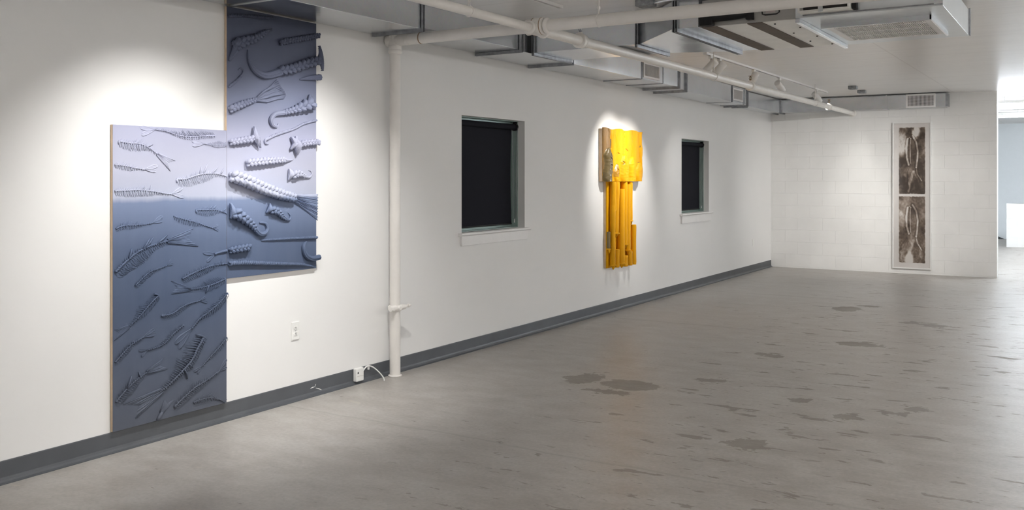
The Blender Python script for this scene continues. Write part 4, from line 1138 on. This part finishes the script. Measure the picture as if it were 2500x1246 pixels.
for j in range(NZ + 1):
    for i in range(NY + 1):
        a = 176 + 290 * i / NY; b_ = 70 + 409 * j / NZ
        top_w = (6 * math.sin(a * .06) if j < 3 else 0)
        ew = 4 * math.sin(b_ * .035) if i > NY - 2 else 0
        vs.append((.045 + hgt(a, b_), ya_ + (yb_ - ya_) * i / NY + ew * ky, zt_ - (zt_ - zb_) * j / NZ - (top_w * kz if j == 0 else top_w * kz * .5 if j < 3 else 0)))
for j in range(NZ):
    for i in range(NY):
        a = j * (NY + 1) + i; fs.append((a, a + 1, a + NY + 2, a + NY + 1))
        aa = 176 + 290 * (i + .5) / NY; bb = 70 + 409 * (j + .5) / NZ
        wv_ = 6 * noise.noise(Vector((bb * .04, 2, 2)))
        crk = min(seg_d(aa, bb, cr) for cr in CRACKS) < 1.5
        if in_pod(aa, bb, 205, 222, 27): mi.append(2)
        elif crk: mi.append(2)
        elif in_pod(aa, bb, 262, 342, 20) and bb < 440 + wv_: mi.append(1)
        elif aa < 226 + wv_: mi.append(3)  # left column coloured brown for its shaded face
        else: mi.append(0)
base_n = len(vs)
rim = [i for i in range(NY + 1)] + [j * (NY + 1) + NY for j in range(1, NZ + 1)] + [NZ * (NY + 1) + i for i in range(NY - 1, -1, -1)] + [j * (NY + 1) for j in range(NZ - 1, 0, -1)]
for q in rim: v_ = vs[q]; vs.append((.044, v_[1], v_[2]))
R_n = len(rim)
for i in range(R_n):
    fs.append((rim[i], rim[(i + 1) % R_n], base_n + (i + 1) % R_n, base_n + i)); mi.append(0)
fs.append(tuple(base_n + i for i in range(R_n))); mi.append(0)
blk = MB(); blk.v = vs; blk.f = fs; blk.m = mi
blk.build('carved_block', [M['yellow'], M['ochre'], M['bronze'], M['tan']], yw, True)
def rod(px, t_, b_, r_, capy=None, mat='yellow', xoff=0.0, px2=None):
    p = Y1(px, t_, .06); q = Y1(px2 or px, b_, .06); rr = r_ * ky * .78
    m = MB(); x0 = .040 + rr * .8 + xoff
    pts = [(x0, p.y + (q.y - p.y) * s, p.z + (q.z - p.z) * s) for s in [k / 14 for k in range(15)]]
    m.tube(pts, [rr * (.9 if k in (0, 14) else 1 - .10 * math.sin(PI * k / 14)) for k in range(15)], 18)
    o = m.build('rod', M[mat], yw, True)
    if capy:
        c = Vector(pts[-1]); m = MB()
        m.tube([c + Vector((0, 0, .004)), c, c - Vector((0, 0, .010)), c - Vector((0, 0, .014))], [rr * .9, rr * 1.15, rr * 1.15, rr * .75], 18)
        m.tube([c - Vector((-.006, 0, .012)), c - Vector((-.010, 0, .030)), c - Vector((-.008, 0, .052))], [rr * .6, rr * .5, rr * .12], 12)
        m.build('rod_tip', M['yellow'], o, True)
rod(230, 482, 700, 15, None); rod(226, 660, 1112, 13, 1, 'yellow', .006); rod(257, 482, 868, 15, 1, px2=248)
rod(286, 534, 1098, 17, 1, xoff=.004); rod(316, 482, 952, 15, 1); rod(343, 500, 998, 14, 1); rod(367, 482, 775, 11, 1)
rod(388, 805, 1108, 13, None, xoff=.002); rod(206, 860, 990, 8, 1, 'bronze'); rod(258, 993, 1130, 13, None, 'yellow', .004); rod(308, 1040, 1122, 18, None, xoff=.004); rod(357, 1008, 1115, 14, None)

# ================================================================== framed diptych of brown prints on the block wall
a, b_ = W(2179, 298, y=YB - .03), W(2273.5, 659, y=YB - .03)
fx0, fx1, fz1, fz0 = a.x, b_.x, W(2226, 298.5, y=YB - .03).z, W(2226, 657, y=YB - .03).z
fm = thing('framed_prints', 'tall white frame holding two brown prints one above the other', 'framed picture', ((fx0 + fx1) / 2, YB, fz0))
m = MB(); bw = .017; yf0, yf1 = YB - .045, YB - .002
m.box(fx0, fx0 + bw, yf0, yf1, fz0, fz1).box(fx1 - bw, fx1, yf0, yf1, fz0, fz1).box(fx0 + bw, fx1 - bw, yf0, yf1, fz0, fz0 + bw).box(fx0 + bw, fx1 - bw, yf0, yf1, fz1 - bw, fz1)
m.build('frame_moulding', M['frame'], fm, bevel=.003)
MB().box(fx0 + bw, fx1 - bw, YB - .030, YB - .003, fz0 + bw, fz1 - bw).build('backing_paper', M['mat'], fm)
MB().box(fx0 + bw, fx1 - bw, YB - .040, YB - .038, fz0 + bw, fz1 - bw).build('glazing', M['glass'], fm)
def vcol_mat():
    n = NT('brown_photographic_print'); a_ = n.n('ShaderNodeVertexColor'); a_.layer_name = 'ink'; n.base(a_.outputs[0], 0.7, 0, 0.2); return n.m
M['ink'] = vcol_mat()
def seg_d(px, py, pl):
    best = 9
    for (x0, y0), (x1, y1) in zip(pl[:-1], pl[1:]):
        dx, dy = x1 - x0, y1 - y0; t = max(0, min(1, ((px - x0) * dx + (py - y0) * dy) / (dx * dx + dy * dy)))
        best = min(best, math.hypot(px - x0 - dx * t, py - y0 - dy * t))
    return best
def sm(e0, e1, v): t = max(0, min(1, (v - e0) / (e1 - e0))); return t * t * (3 - 2 * t)
PODS = [[(.34, .17), (.29, .30), (.30, .45), (.38, .56)], [(.45, .17), (.43, .3), (.44, .44), (.45, .54)], [(.52, .13), (.66, .22), (.72, .36), (.70, .50), (.66, .60)], [(.66, .60), (.70, .70), (.80, .76), (.86, .80)], [(.33, .18), (.40, .15), (.47, .17)], [(.56, .66), (.44, .80), (.36, .95)]]
def print_sheet(u0, v0, u1, v1, seed, tone):
    NX, NZ_ = 84, 208
    X0 = fx0 + (fx1 - fx0) * u0; X1 = fx0 + (fx1 - fx0) * u1; Z1 = fz1 - (fz1 - fz0) * v0; Z0 = fz1 - (fz1 - fz0) * v1
    vs = []; fs = []; cs = []
    for j in range(NZ_ + 1):
        for i in range(NX + 1):
            u, v = i / NX, j / NZ_; vs.append((X0 + (X1 - X0) * u, YB - .0315, Z1 - (Z1 - Z0) * v))
            n1 = noise.fractal(Vector((u * 3.2 + seed, v * 7, seed)), 1.0, 2.0, 5); ang = math.atan2(v - .45, (u - .5) * .5)
            n2 = noise.noise(Vector((ang * 9 + n1 * 1.5, math.hypot((u - .5) * .5, v - .45) * 3, seed * 3)))
            n3 = noise.fractal(Vector((u * 13 + seed, v * 30, seed)), 1.0, 2.0, 4)
            d = .74 + .34 * n1 + .34 * n2 * sm(.10, .4, abs(v - .35)) + .16 * n3
            for q, pl in enumerate(PODS):
                dd = seg_d(u * .42, v, [(x * .42, y) for x, y in pl]); wd = (.020, .010, .018, .011, .008, .03)[q]
                d -= (.50 if q != 5 else .35) * (1 - sm(wd * .35, wd, dd))
                if q in (0, 2): d += .22 * (1 - sm(wd, wd * 2.2, dd)) * sm(wd * .7, wd, dd)
            if seed < 2:
                d -= 1.0 * (1 - sm(.05, .11, math.hypot((u - .66) * .5, (v - .05) * .75) + .03 * n1))
                d -= .55 * (1 - sm(.10, .2, math.hypot((u - .12) * .6, (v - .24) * .9)))
                d += .15 * sm(.55, 1, v)
            else:
                d -= .5 * (1 - sm(.05, .22, math.hypot((u - .15) * .6, (v - .2) * .7)))
                d -= 1.0 * (1 - sm(.03, .11, math.hypot((u - .42) * .55, (v - .93) * .9)))
                d -= .18 * sm(.5, .9, v); d += .25 * sm(.8, .95, u) * sm(.6, .9, v)
            d = max(0, min(1, d * tone))
            e = min(u * .42, (1 - u) * .42, v, 1 - v) + .010 * noise.noise(Vector((u * 12, v * 28, seed)))
            cut = sm(.000, .008, e); d *= cut
            pal = [(.74, .70, .66), (.40, .33, .275), (.175, .130, .100), (.070, .050, .038)]
            f = d * 3; k_i = min(2, int(f)); f -= k_i
            cs.append(tuple(pal[k_i][c_] * (1 - f) + pal[k_i + 1][c_] * f for c_ in range(3)) + (1,))
    for j in range(NZ_):
        for i in range(NX):
            a_ = j * (NX + 1) + i; fs.append((a_, a_ + 1, a_ + NX + 2, a_ + NX + 1))
    mm = MB(); mm.v = vs; mm.f = fs; mm.m = [0] * len(fs)
    o = mm.build('print', M['ink'], fm)
    at = o.data.color_attributes.new('ink', 'FLOAT_COLOR', 'POINT')
    for i_, c_ in enumerate(cs): at.data[i_].color = c_
print_sheet(.165, .035, .85, .490, 1.7, 1.12)
print_sheet(.165, .505, .85, .960, 4.3, .92)
